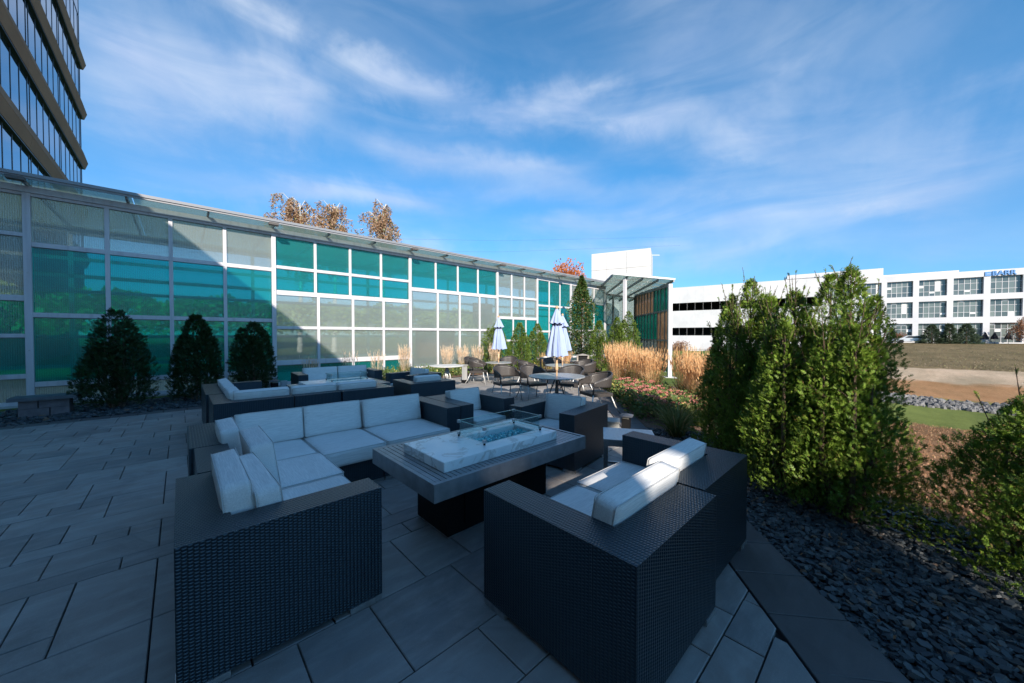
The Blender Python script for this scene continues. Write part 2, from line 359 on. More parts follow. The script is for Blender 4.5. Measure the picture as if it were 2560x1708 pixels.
class MB:
    """collects boxes, tubes and lathes into one mesh"""
    def __init__(s): s.v = []; s.f = []
    def add(s, v, f):
        k = len(s.v); s.v += [tuple(x) for x in v]; s.f += [tuple(i + k for i in q) for q in f]; return s
    def box(s, x0, x1, y0, y1, z0, z1, rz=0.0):
        v = [(x0, y0, z0), (x1, y0, z0), (x1, y1, z0), (x0, y1, z0), (x0, y0, z1), (x1, y0, z1), (x1, y1, z1), (x0, y1, z1)]
        if rz: c, q = math.cos(rz), math.sin(rz); v = [(x * c - y * q, x * q + y * c, z) for x, y, z in v]
        return s.add(v, [(0, 3, 2, 1), (4, 5, 6, 7), (0, 1, 5, 4), (1, 2, 6, 5), (2, 3, 7, 6), (3, 0, 4, 7)])
    def beam(s, a, b, w, h=None, up=(0, 0, 1)):
        a, b = Vector(a), Vector(b); d = (b - a).normalized(); up = Vector(up)
        if abs(d.dot(up)) > 0.98: up = Vector((1, 0, 0))
        r = d.cross(up).normalized(); u = r.cross(d); h = h or w; v = []
        for p in (a, b):
            for i, j in ((-1, -1), (1, -1), (1, 1), (-1, 1)): v.append(p + r * (i * w / 2) + u * (j * h / 2))
        return s.add(v, [(3, 2, 1, 0), (4, 5, 6, 7), (0, 1, 5, 4), (1, 2, 6, 5), (2, 3, 7, 6), (3, 0, 4, 7)])
    def tube(s, pts, r, n=8, r2=None, cap=True):
        pts = [Vector(p) for p in pts]; v = []; f = []
        for i, p in enumerate(pts):
            d = (pts[min(i + 1, len(pts) - 1)] - pts[max(i - 1, 0)]).normalized()
            up = Vector((0, 0, 1)) if abs(d.z) < 0.95 else Vector((1, 0, 0))
            a = d.cross(up).normalized(); b = a.cross(d)
            rr = r if r2 is None else r + (r2 - r) * i / (len(pts) - 1)
            for j in range(n): v.append(p + (a * math.cos(2 * PI * j / n) + b * math.sin(2 * PI * j / n)) * rr)
        for i in range(len(pts) - 1):
            for j in range(n): f.append((i * n + j, i * n + (j + 1) % n, (i + 1) * n + (j + 1) % n, (i + 1) * n + j))
        if cap: f.append(tuple(range(n))[::-1]); f.append(tuple(range((len(pts) - 1) * n, len(pts) * n)))
        return s.add(v, f)
    def lathe(s, prof, n=24, fold=0, amp=0.0):
        v = []; f = []
        for r, z in prof:
            for j in range(n):
                a = 2 * PI * j / n; rr = r * (1 + amp * math.cos(fold * a)) if fold else r
                v.append((rr * math.cos(a), rr * math.sin(a), z))
        for i in range(len(prof) - 1):
            for j in range(n): f.append((i * n + j, i * n + (j + 1) % n, (i + 1) * n + (j + 1) % n, (i + 1) * n + j))
        f.append(tuple(range(n))[::-1]); f.append(tuple(range((len(prof) - 1) * n, len(prof) * n)))
        return s.add(v, f)
    def obj(s, name, m, parent=None, bev=0.0, smooth=False, loc=(0, 0, 0), rot=(0, 0, 0), uv=False):
        return link(name, s.mesh(name, m, bev, smooth, uv), parent, loc, rot)
    def mesh(s, name, m, bev=0.0, smooth=False, uv=False):
        me = D.meshes.new(name); bm = bmesh.new()
        vs = [bm.verts.new(x) for x in s.v]
        for q in s.f:
            try: bm.faces.new([vs[i] for i in q])
            except ValueError: pass
        if bev:
            es = [e for e in bm.edges if len(e.link_faces) == 2 and e.calc_face_angle(0) > 0.6]
            bmesh.ops.bevel(bm, geom=es, offset=bev, segments=2, affect='EDGES', profile=0.7)
        if uv:
            L = bm.loops.layers.uv.new('UVMap')
            for fc in bm.faces:
                n = fc.normal; ax = max(range(3), key=lambda i: abs(n[i]))
                for lp in fc.loops:
                    c = lp.vert.co
                    lp[L].uv = (c.y, c.z) if ax == 0 else (c.x, c.z) if ax == 1 else (c.x, c.y)
        if smooth:
            for fc in bm.faces: fc.smooth = True
        bm.to_mesh(me); bm.free(); me.materials.append(m); return me
def bx(name, m, parent, x0, x1, y0, y1, z0, z1, bev=0.0, uv=False, **k):
    return MB().box(x0, x1, y0, y1, z0, z1).obj(name, m, parent, bev, uv=uv, **k)
UNIT = {}
def unit_box(m):
    if m.name not in UNIT: UNIT[m.name] = MB().box(-.5, .5, -.5, .5, -.5, .5).mesh('block', m)
    return UNIT[m.name]
def ub(name, m, parent, x0, x1, y0, y1, z0, z1):        # a scaled copy of a shared block (many alike pieces)
    o = link(name, unit_box(m), parent, ((x0 + x1) / 2, (y0 + y1) / 2, (z0 + z1) / 2)); o.scale = (x1 - x0, y1 - y0, z1 - z0); return o

# ------------------------------------------------------------------ terrain
def smst(x, a, b):
    t = max(0.0, min(1.0, (x - a) / (b - a))); return t * t * (3 - 2 * t)
PROF = [(-500, -.07), (4.3, -.07), (6, -.22), (9, -.70), (17, -1.4), (24, -1.65), (30, -1.5), (39, -.9), (60, -.3), (100, .1), (900, .1)]
def zt(x, y):
    s = .978 * x + .208 * y; se = s - 5 * smst(y, 0, 5)
    z = float(np.interp(se, [p[0] for p in PROF], [p[1] for p in PROF]))
    z = -.07 + (z + .07) * (1 - .45 * smst(y, -3, 8))
    z -= 3.0 * smst(s, 45, 88) * smst(y, 6, 26)
    if y > 10.5 and s < 40: z = z * (1 - smst(y, 10.5, 12.5) * (1 - smst(x, 21, 26)) * .9) - .01
    return z
def axis(lo, hi, fine_lo, fine_hi, step, g=1.18):
    a = list(np.arange(fine_lo, fine_hi + 1e-6, step)); s = step; x = a[-1]
    while x < hi: s *= g; x += s; a.append(x)
    s = step; x = a[0]; pre = []
    while x > lo: s *= g; x -= s; pre.append(x)
    return pre[::-1] + a
xs = axis(-400, 900, -4, 46, .6); ys = axis(-700, 900, -22, 26, .6)
v = [(x, y, zt(x, y)) for y in ys for x in xs]; nx = len(xs)
f = [(j * nx + i, j * nx + i + 1, (j + 1) * nx + i + 1, (j + 1) * nx + i) for j in range(len(ys) - 1) for i in range(nx - 1)]
tag(link('ground', pydata('ground', v, f, lawn_m, True)), 'dry autumn lawn and brown field falling away from the patio', kind='structure')

# ------------------------------------------------------------------ patio
OUT = [(-1.6, -3.2), (2.37, -.08), (3.48, .83), (5.7, 2.80), (6.46, 3.45), (7.29, 4.18), (8.25, 5.02), (10.9, 7.3), (12.6, 8.9)]   # outer edge of the border row
def offset_line(pts, d):
    out = []
    for i, p in enumerate(pts):
        a = Vector(pts[max(i - 1, 0)]); b = Vector(pts[min(i + 1, len(pts) - 1)]); t = (b - a).normalized(); n = Vector((-t.y, t.x))
        out.append((p[0] + n.x * d, p[1] + n.y * d))
    return out
INN = offset_line(OUT, .42)
YB = 10.28
patio_poly = [(-9, -3.2)] + OUT + [(11.6, 11.0), (3.9, 11.0), (3.5, YB), (-9, YB)]
patio = tag(link('patio', pydata('patio', [(x, y, -.028) for x, y in patio_poly], [tuple(range(len(patio_poly)))], joint_m)), 'paved terrace of large grey slabs with a darker border row', kind='structure')
def clip(poly, a, b):                       # keep the part left of a->b
    out = []; ax, ay = a; dx, dy = b[0] - ax, b[1] - ay
    side = lambda p: dx * (p[1] - ay) - dy * (p[0] - ax)
    for i in range(len(poly)):
        p, q = poly[i], poly[(i + 1) % len(poly)]; sp, sq = side(p), side(q)
        if sp >= 0: out.append(p)
        if (sp >= 0) != (sq >= 0): t = sp / (sp - sq); out.append((p[0] + (q[0] - p[0]) * t, p[1] + (q[1] - p[1]) * t))
    return out
def slab(poly, z0=-.05, ch=.0035, top=0.0):
    n = len(poly); cx = sum(p[0] for p in poly) / n; cy = sum(p[1] for p in poly) / n
    def ins(p, d): L = math.hypot(p[0] - cx, p[1] - cy) or 1; return (p[0] - (p[0] - cx) / L * d, p[1] - (p[1] - cy) / L * d)
    v = [(x, y, z0) for x, y in poly] + [(x, y, top - ch) for x, y in poly] + [(*ins(p, ch * 1.6), top) for p in poly]
    f = [tuple(range(2 * n, 3 * n))]
    for r in (0, 1):
        for i in range(n): f.append((r * n + i, r * n + (i + 1) % n, (r + 1) * n + (i + 1) % n, (r + 1) * n + i))
    return v, f
U0 = .181; GX0, GY0 = -9.0 + .0, -3.4
nxg, nyg = int(20.6 / U0), int(14.6 / U0); occ = np.zeros((nxg, nyg), bool); ids = -np.ones((nxg + 1, nyg), int); rects = []
sizes = [(2, 2), (3, 2), (2, 2), (3, 3), (2, 3), (2, 1), (3, 2), (1, 2), (2, 3), (3, 1)]
rr = random.Random(3)
j0 = 0; hc = 2; prev = set()
while j0 < nyg:
    hn = rr.choice([2, 3, 2, 1, 3, 2]); cur = set(); i0 = 0
    while i0 < nxg:
        if occ[i0, j0]: i0 += 1; continue
        free = 1
        while i0 + free < nxg and free < 4 and not occ[i0 + free, j0]: free += 1
        opts = [w_ for w_ in (rr.choice([2, 3]), 3, 2, 4 if hc < 3 else 2, 1) if w_ <= free and not (free - w_ == 0 and w_ < 1)]
        good = [w_ for w_ in opts if (i0 + w_) not in prev]
        a = (good or opts)[0]; b = hc
        tall = rr.random() < .24 and hc + hn <= 4 and a in (2, 3)
        if tall: b = hc + hn
        b = min(b, nyg - j0); occ[i0:i0 + a, j0:j0 + b] = True; rects.append((i0, j0, a, b)); i0 += a; cur.add(i0)
    prev = cur; j0 += hc; hc = hn
G = .0035; slabs = []
inner_open = INN
def inside_all(poly):
    return poly
for i, j, a, b in rects:
    x0, y0 = GX0 + i * U0 + G, GY0 + j * U0 + G; x1, y1 = GX0 + (i + a) * U0 - G, GY0 + (j + b) * U0 - G
    lim = 10.93 if (x0 + x1) / 2 > 3.7 else YB - .33
    if y0 > lim - .05 or x1 < -8.9 or y1 < -3.1: continue
    y1 = min(y1, lim)
    p = [(x0, y0), (x1, y0), (x1, y1), (x0, y1)]; full = len(p)
    for k in range(len(INN) - 1):
        A, B = INN[k], INN[k + 1]
        mx = (x0 + x1) / 2
        ka = (Vector(B) - Vector(A)).normalized(); m_ = (Vector((mx, (y0 + y1) / 2)) - Vector(A)).dot(ka); L = (Vector(B) - Vector(A)).length
        if -.5 < m_ < L + .5 or (k == len(INN) - 2 and m_ > 0) or (k == 0 and m_ < 0):
            p = clip(p, (A[0] - .004, A[1] + .005), (B[0] - .004, B[1] + .005))
            if len(p) < 3: break
    if len(p) < 3: continue
    ar = abs(sum(p[q][0] * p[(q + 1) % len(p)][1] - p[(q + 1) % len(p)][0] * p[q][1] for q in range(len(p)))) / 2
    if ar < .002: continue
    cx, cy = sum(q[0] for q in p) / len(p), sum(q[1] for q in p) / len(p)
    fw = .682 * cx + .731 * cy; la = .731 * cx - .682 * cy
    vis = fw > .6 and abs(la) < fw * 1.5 + .4
    slabs.append(((ar / (fw ** 3) if vis else 0), p, ar))
slabs.sort(key=lambda q: -q[0])
cache = {}
for k, (sc_, p, ar) in enumerate(slabs[:290]):
    x0, y0 = min(q[0] for q in p), min(q[1] for q in p); dz = rr.uniform(-.0015, .0015)
    key = tuple(round(c, 3) for q in p for c in (q[0] - x0, q[1] - y0))
    if key not in cache:
        v, f = slab([(q[0] - x0, q[1] - y0) for q in p]); cache[key] = pydata('paver', v, f, paver_m)
    link('paver', cache[key], patio, (x0, y0, dz))
V, Fc = [], []
for sc_, p, ar in slabs[290:]:
    v, f = slab(p, top=rr.uniform(-.0015, .0015)); o = len(V); V += v; Fc += [tuple(i + o for i in q) for q in f]
tag(link('distant_pavers', pydata('distant_pavers', V, Fc, paver_m), patio), kind='stuff')
# border rows: one along the planting bed, one along the gravel under the glazed wall
def walk(pts, step):
    out = [Vector(pts[0])]; i = 0; p = Vector(pts[0]); rem = step
    while i < len(pts) - 1:
        q = Vector(pts[i + 1]); L = (q - p).length
        if L < rem: rem -= L; p = q; i += 1
        else: p = p + (q - p).normalized() * rem; out.append(p.copy()); rem = step
    return out
wo = walk(OUT, .36)
for a, b in zip(wo, wo[1:]):
    t = (b - a).normalized(); n = Vector((-t.y, t.x)); g_ = .0035
    p = [a + t * g_ + n * .004, b - t * g_ + n * .004, b - t * g_ + n * .412, a + t * g_ + n * .412]
    v, f = slab([tuple(q) for q in p], top=rr.uniform(-.001, .001)); link('border_paver', pydata('border_paver', v, f, border_m), patio)
bmesh_row = pydata('border_paver', *slab([(0, 0), (.353, 0), (.353, .30), (0, .30)]), border_m)
x = -8.9
while x < 3.4: link('border_paver', bmesh_row, patio, (x, YB - .32, 0)); x += .36

# planting bed and gravel sheets
bed_poly = OUT[3:] + [(12.9, 8.4), (11.0, 4.6), (9.8, 2.6), (7.2, 1.6), (6.1, 1.9)]
bed_far = [(3.9, 11.0), (11.6, 11.0), (12.6, 8.9), (15.5, 9.4), (20.3, 12.93), (3.9, 12.93)]
tag(link('planting_bed', pydata('planting_bed', [(x, y, .004 if i < 6 else -.02) for i, (x, y) in enumerate(bed_poly)], [tuple(range(len(bed_poly)))], mulch_m)), 'bark mulch bed beside the terrace', kind='structure')
tag(link('planting_bed', pydata('planting_bed', [(x, y, .006) for x, y in bed_far], [tuple(range(len(bed_far)))], mulch_m)), 'bark mulch strip along the foot of the glazed wall', kind='structure')
grav_near = [OUT[0], OUT[1], OUT[2], OUT[3], (6.1, 1.9), (5.0, .6), (4.6, -.35), (3.6, -1.6), (1.4, -3.4)]
tag(link('gravel_bed', pydata('gravel_bed', [(x, y, -.022) for x, y in grav_near], [tuple(range(len(grav_near)))], slate_m)), 'dark slate gravel strip under the conifers', kind='structure')
grav_left = [(-9, YB), (3.5, YB), (3.9, 11), (3.9, 12.45), (-9, 12.45)]
tag(link('gravel_bed', pydata('gravel_bed', [(x, y, -.018) for x, y in grav_left], [tuple(range(len(grav_left)))], slate_m)), 'dark slate gravel strip at the foot of the glazed wall', kind='structure')
def in_poly(x, y, P):
    c = False; j = len(P) - 1
    for i in range(len(P)):
        if (P[i][1] > y) != (P[j][1] > y) and x < (P[j][0] - P[i][0]) * (y - P[i][1]) / (P[j][1] - P[i][1]) + P[i][0]: c = not c
        j = i
    return c
def chips(name, poly, n, smin, smax, m, zf, flat=.35, label=None, box=None):
    X0, X1 = min(p[0] for p in poly), max(p[0] for p in poly); Y0, Y1 = min(p[1] for p in poly), max(p[1] for p in poly)
    if box: X0, X1, Y0, Y1 = box
    V = []; F_ = []; k = 0; tries = 0
    while k < n and tries < n * 12:
        tries += 1; x, y = rng.uniform(X0, X1), rng.uniform(Y0, Y1)
        if not in_poly(x, y, poly): continue
        s = rng.uniform(smin, smax); a = rng.uniform(0, PI); e = s * rng.uniform(.45, .8); h = s * flat * rng.uniform(.6, 1.2)
        M = Matrix.Rotation(a, 3, 'Z') @ Matrix.Rotation(rng.uniform(-.45, .45), 3, 'X') @ Matrix.Rotation(rng.uniform(-.4, .4), 3, 'Y')
        z = zf(x, y) + h * .3 + rng.uniform(0, s * .35); b = []
        for (px, py) in ((-1, -.3), (-.3, -1), (.8, -.7), (1, .4), (.2, 1), (-.8, .7)):
            px += rng.uniform(-.2, .2); py += rng.uniform(-.2, .2); b.append((px * s * .5, py * e * .5))
        o = len(V)
        for q, zz_ in ((1, -h / 2), (.88, h / 2)):
            for px, py in b: w_ = M @ Vector((px * q, py * q, zz_)); V.append((x + w_.x, y + w_.y, z + w_.z))
        F_.append(tuple(o + 6 + i for i in range(6)))
        for i in range(6): F_.append((o + i, o + (i + 1) % 6, o + 6 + (i + 1) % 6, o + 6 + i))
        k += 1
    return tag(link(name, pydata(name, V, F_, m)), label, 'gravel', kind='stuff')
chips('slate_chips', grav_near, 16000, .020, .064, slate_m, lambda x, y: -.02, label='loose blue grey slate chips beside the border pavers under the conifers', box=(.8, 6.2, -2.6, 2.9))
chips('slate_chips', [(-3.2, YB), (3.5, YB), (3.9, 11), (3.9, 12.4), (-3.2, 12.4)], 3200, .04, .10, slate_m, lambda x, y: -.016, label='loose dark slate chips along the foot of the glazed wall')
lv = []
for k in range(260):
    x, y = rng.uniform(2.2, 5.8), rng.uniform(-1.2, 2.6)
    if in_poly(x, y, grav_near): lv.append((x, y, .012))
LV = np.array(lv); LVn = len(lv)
# rock lined swale out on the lawn
sw = [(22.6 + .213 * 0, 0)]
swale = []
for y in np.linspace(-45, 6, 24): swale.append((24.6 - .213 * y - 1.5 + math.sin(y * .5) * .25, y))
swb = [(x + 3.2 + math.sin(y * .7) * .25, y) for x, y in swale][::-1]
def rocks():
    P = swale + swb; V = []; F_ = []
    for k in range(4800):
        y = 6 - 40 * rng.random() ** 1.3; i = 24.6 - .213 * y - 1.5; x = i + 3.2 * rng.random()
        if not in_poly(x, y, P): continue
        s = rng.uniform(.09, .24) * (1.3 if x - i > 2.3 else 1); o = len(V); z = zt(x, y)
        for q, h in ((1, -.1), (.9, .35), (.45, .6)):
            for a in range(5): V.append((x + math.cos(a * 1.257 + k) * s * .5 * q * rng.uniform(.7, 1.2), y + math.sin(a * 1.257 + k) * s * .5 * q * rng.uniform(.7, 1.2), z + s * h * rng.uniform(.8, 1.2)))
        F_.append(tuple(o + 10 + a for a in range(5)))
        for r in (0, 5):
            for a in range(5): F_.append((o + r + a, o + r + (a + 1) % 5, o + r + 5 + (a + 1) % 5, o + r + 5 + a))
    tag(link('swale_rocks', pydata('swale_rocks', V, F_, rock_m)), 'band of grey broken rocks lining the drainage swale across the lawn', 'rocks', kind='stuff')
rocks()

# ------------------------------------------------------------------ glazed wall (plane Y = 13)
wall = thing('glazed_wall', 'long white steel screen wall glazed with teal and clear fluted panes', 'wall', (0, 13, 0))
def bar(name, x0, x1, z0, z1, y0=-.05, y1=.05, m=white_steel, par=None): return ub(name, m, par or wall, x0, x1, y0, y1, z0, z1)
def pane(x0, x1, z0, z1, m, par=None, y=0.0, name='pane'):
    return ub(name, m, par or wall, x0, x1, y - .008, y + .008, z0, z1)
POSTS = [-7.0, -2.42, 2.12, 6.62, 11.12, 13.92, 16.80, 20.42]
T, C_ = teal, clearp
bays = {  # bay: (cols, rows top to bottom as (z0, z1, pane material, double frame))
    0: (4, [(3.78, 4.60, C_), (2.42, 3.70, C_), (1.58, 2.30, T), (.70, 1.50, T), (.10, .60, C_)]),
    1: (4, [(3.60, 4.60, C_), (2.05, 3.50, T), (.51, 1.95, T), (.10, .40, C_)]),
    2: (4, [(3.70, 4.58, T), (2.94, 3.61, T), (1.83, 2.80, C_), (.77, 1.74, C_), (.10, .62, T)]),
    3: (4, [(3.44, 4.57, T), (1.83, 3.30, C_), (.30, 1.74, C_), (.08, .22, C_)]),
    4: (3, [(3.48, 4.56, C_), (2.46, 3.38, C_), (1.33, 2.34, T), (.25, 1.24, T)]),
    5: (3, [(3.19, 4.50, T), (1.80, 3.10, T), (.30, 1.70, T)]),
    6: (3, [(3.59, 4.48, C_), (1.89, 3.48, T), (.30, 1.78, C_)])}
for b, (nc, rows) in bays.items():
    x0, x1 = POSTS[b] + .055, POSTS[b + 1] - .055; cw = (x1 - x0) / nc
    ztop = rows[0][1]; shift_row = {2: 2, 3: 1, 4: 2}.get(b)
    edges = [ztop]
    for r, (z0, z1, m_) in enumerate(rows):
        nz = rows[r + 1][1] if r + 1 < len(rows) else max(z0 - .08, .02)
        low = shift_row is not None and r >= shift_row
        yo = -.035 if low else 0.0; sh = .075 if low else 0.0
        bar('rail', x0, x1, nz, z0, -.045 + yo, .045 + yo) if nz < z0 else None
        for c in range(nc + 1):
            xm = x0 + c * cw + (sh if 0 < c < nc else 0)
            if 0 < c < nc: bar('mullion', xm - .04, xm + .04, z0, z1, -.04 + yo, .04 + yo)
            if c < nc:
                a = xm + (.04 if c else 0); e = x0 + (c + 1) * cw + (sh if c + 1 < nc else 0) - (.04 if c + 1 < nc else 0)
                pane(a, e, z0, z1, m_, y=yo)
                ub('gasket', trim_dark, wall, a, e, -.030 + yo, -.012 + yo, z1 - .016, z1 + .001)
    bar('rail', x0, x1, ztop, 4.66, -.045, .045)
for x in POSTS:
    bar('post', x - .055, x + .055, .02, 4.66, -.07, .09)
    for z_ in (1.2, 2.9, 4.2): ub('bolt', alu, wall, x - .012, x + .012, -.078, -.0705, z_, z_ + .024)
bar('header_beam', -7.1, 20.5, 4.665, 4.80, -.08, .10)
bar('base_curb', -7.1, 20.5, -.05, .018, -.18, .14, mat('pale_concrete', (0.42, 0.42, 0.40), 0.8, fn=grain((0.34, 0.34, 0.33), (0.48, 0.48, 0.46), 3, 0.002, 40)))
# roof: eave gutter, rafters, glass sheets
for k in range(19):
    x = -6.9 + k * 1.5
    ub('rafter', mat('grey_rafter', (0.28, 0.30, 0.31), 0.5), wall, x - .02, x + .02, -.46, 4.3, 4.80, 4.88)
for k in range(9):
    x = -6.9 + k * 3.05
    ub('roof_pane', roofp, wall, x, x + 3.03, -.50, 4.4, 4.89, 4.905)
bar('eave_gutter', -7.1, 20.3, 4.885, 4.955, -.57, -.51, m=mat('galvanised_gutter', (0.26, 0.27, 0.29), 0.5, 0.2))
bar('eave_gutter', -7.1, 20.3, 4.84, 4.883, -.545, -.50, m=mat('grey_fascia', (0.30, 0.31, 0.33), 0.5))
for k in range(6):
    x = -6.95 + k * 4.5
    ub('eave_lamp', mat('bronze_fixture', (0.10, 0.09, 0.085), 0.5), wall, x - .12, x + .12, -.64, -.47, 4.77, 4.835)
# corridor behind the wall
bx('corridor_floor', mat('polished_concrete', (0.36, 0.36, 0.33), 0.35, fn=grain((0.30, 0.30, 0.28), (0.42, 0.42, 0.39), 1.2)), wall, -7, 20.4, .15, 4.3, -.04, .015)
for x in POSTS + [4.4, 8.9]:
    ub('rear_post', white_steel, wall, x - .05, x + .05, 4.2, 4.3, .02, 4.8)
for z_ in (.6, 1.5, 2.9, 3.9, 4.7):
    ub('rear_rail', white_steel, wall, -7.0, 20.4, 4.205, 4.295, z_ - .05, z_ + .05)
for z_, y_ in ((4.25, 1.3), (4.45, 2.8), (3.3, 3.6)):
    ub('purlin', mat('grey_rafter'), wall, -7.0, 20.4, y_ - .06, y_ + .06, z_ - .05, z_ + .05)
ub('wood_screen', mat('orange_wood', (0.50, 0.24, 0.12), 0.6), wall, 8.7, 11.0, 3.4, 3.5, .4, 2.1)
ub('wood_screen', mat('orange_wood'), wall, 12.3, 13.7, 3.4, 3.5, 2.2, 3.4)
ub('bench_ledge', mat('pale_wood', (0.50, 0.38, 0.26), 0.6), wall, 2.4, 20.0, 3.3, 3.7, .40, .46)
# a few bottles and cups on the inner shelf, seen as small shapes through the panes
ub('shelf', leg_white, wall, 2.2, 10.8, .25, .50, 1.74, 1.765)
rb = random.Random(5)
cupm = MB().lathe([(.02, 0), (.028, .02), (.028, .10), (.012, .14), (.012, .18)], 8).mesh('bottle', mat('white_plastic', (0.8, 0.8, 0.78), 0.4), smooth=True)
for k in range(34):
    c = rb.choice([3.6, 4.0, 5.3, 7.3, 8.3, 9.4, 10.2]); x = c + rb.uniform(-.35, .35); s = rb.uniform(.5, 1.7)
    o = link('bottle', cupm, None, (x, 13.33 + rb.uniform(-.03, .1), 1.766)); o.scale = (1, 1, s)
    tag(o, 'small white bottle or cup standing on the shelf behind the clear panes', 'bottle', 'bottles on the shelf behind the glazed wall')

# entrance front at the end of the wall and the angled wing
ang = rad(41.7); du = Vector((math.cos(ang), math.sin(ang), 0)); dn = Vector((math.sin(ang), -math.cos(ang), 0))
wing = thing('glazed_wing', 'angled glazed wing with teal and amber panes beyond the terrace', 'building', (19.1, 8.15, 0), ang)
grey_steel = mat('grey_steel', (0.22, 0.23, 0.24), 0.5, 0.2)
xcols = [0.12, .75, 1.5, 2.05, 2.75, 3.45, 4.15, 4.85, 5.55, 6.25, 6.95, 7.4]
ztopw = lambda x: 4.15 + .28 * x / 7.4
for i, x in enumerate(xcols): ub('mullion', grey_steel, wing, x - .035, x + .035, -.05, .05, -.5, ztopw(x))
for z_ in (.42, 1.25, 2.9): ub('rail', grey_steel, wing, .12, 7.4, -.045, .045, z_ - .05, z_ + .05)
MB().beam((-.1, 0, 4.20), (7.5, 0, 4.48), .16, .16).obj('header_beam', grey_steel, wing)
for i in range(len(xcols) - 1):
    a, e = xcols[i] + .035, xcols[i + 1] - .035
    for z0, z1, m_ in ((-.45, .37, clear_w if i > 2 else teal_w), (.47, 1.20, clear_w if i > 2 else bronze), (1.30, 2.85, teal_w if i > 2 else bronze), (2.95, ztopw(a) - .03, bronze if i > 3 else teal_w)):
        ub('pane', m_, wing, a, e, -.008, .008, z0, z1)
ub('post', white_steel, wing, -.11, .085, -.095, .1, -.9, 4.25)
ub('footing', mat('pale_concrete'), wing, -.3, .3, -.3, .3, -1.4, -.68)
MB().tube([(-.05, -.14, 2.7), (6.0, -.16, 1.9)], .012, 6).obj('brace_rod', alu, wing)
MB().tube([(-.05, -.14, 1.9), (2.2, -.15, 2.9), (4.6, -.15, 3.9)], .012, 6).obj('brace_rod', alu, wing)
MB().beam((.3, .9, -.7), (7.2, .9, -.7), .1).obj('sill', grey_steel, wing)

front = thing('entrance_building', 'glazed entrance front with a dark door under the canopy', 'building', (20.55, 13.0, 0))
for x in (0.0, .95, 2.3, 3.9, 4.15): ub('mullion', grey_steel, front, x - .05, x + .05, -.05, .05, 0, 4.3)
for z_ in (.05, 2.25, 4.25): ub('rail', grey_steel, front, .05, 4.1, -.045, .045, z_ - .05, z_ + .06)
for a, e in ((.05, .9), (1.0, 2.25), (2.35, 3.85)):
    ub('pane', mk_glass('entrance_glass', (0.62, 0.70, 0.70), 0.10) if 'entrance_glass' not in MATS else MATS['entrance_glass'], front, a, e, -.008, .008, 2.31, 4.19)
dr = ub('door', mat('dark_glass_door', (0.02, 0.03, 0.035), 0.15), front, 1.0, 2.25, -.02, .02, .11, 2.2)
ub('pane', MATS['entrance_glass'], front, 2.35, 3.85, -.008, .008, .11, 2.2)
ub('pane', MATS['entrance_glass'], front, .05, .9, -.008, .008, .11, 2.2)
ub('inner_wall', mat('white_wall', (0.72, 0.72, 0.70), 0.8), front, 0.0, 7.2, 3.2, 3.35, 0, 4.2)

can = thing('entrance_canopy', 'sloping glass canopy on a white post over the entrance', 'canopy', (0, 0, 0))
c0 = Vector((19.25, 12.3, 4.73)); c1 = Vector((17.08, 10.37, 4.81)); c2 = Vector((19.24, 7.95, 4.46)); c3 = c2 + (c0 - c1) * 3.6 + Vector((0, 0, .15)); c4 = c1 + (c0 - c1) * 3.6 + Vector((0, 0, .1))
def quad_slab(P, th, name, m, par):
    v = [tuple(p) for p in P] + [(p[0], p[1], p[2] - th) for p in P]
    return link(name, pydata(name, v, [(0, 1, 2, 3), (7, 6, 5, 4), (0, 4, 5, 1), (1, 5, 6, 2), (2, 6, 7, 3), (3, 7, 4, 0)], m), par)
up = Vector((0, 0, .05))
for k in range(3):
    a0, a1 = k / 3 + .004, (k + 1) / 3 - .004
    for j in range(2):
        b0, b1 = j / 2 + .002, (j + 1) / 2 - .002
        q = lambda s, t: (c1.lerp(c2, s)).lerp(c4.lerp(c3, s), t) + up
        quad_slab([q(a0, b0), q(a1, b0), q(a1, b1), q(a0, b1)], .015, 'roof_pane', roofp, can)
MB().beam(c1 + up, c2 + up, .08, .09).obj('edge_beam', white_steel, can)
MB().beam(c1 - Vector((0, 0, .02)) + (c0 - c1) * .06, c4 - Vector((0, 0, .02)), .07, .12).obj('edge_beam', grey_steel, can)
MB().beam(c2 + (c0 - c1) * .06, c3, .07, .12).obj('edge_beam', grey_steel, can)
for k in (1, 2, 3): MB().beam(c1.lerp(c2, k / 4) - Vector((0, 0, .04)) + (c0 - c1) * .06, c4.lerp(c3, k / 4) - Vector((0, 0, .04)), .06, .12).obj('rafter', grey_steel, can)
for k in range(1, 9):
    MB().beam(c1.lerp(c4, k / 9) + Vector((0, 0, -.01)), c2.lerp(c3, k / 9) + Vector((0, 0, -.01)), .035, .04).obj('purlin', white_steel, can)
pc = c1.lerp(c2, .22) + (c0 - c1) * .10
ub('post', white_steel, can, pc.x - .075, pc.x + .075, pc.y - .075, pc.y + .075, -.4, pc.z - .1)

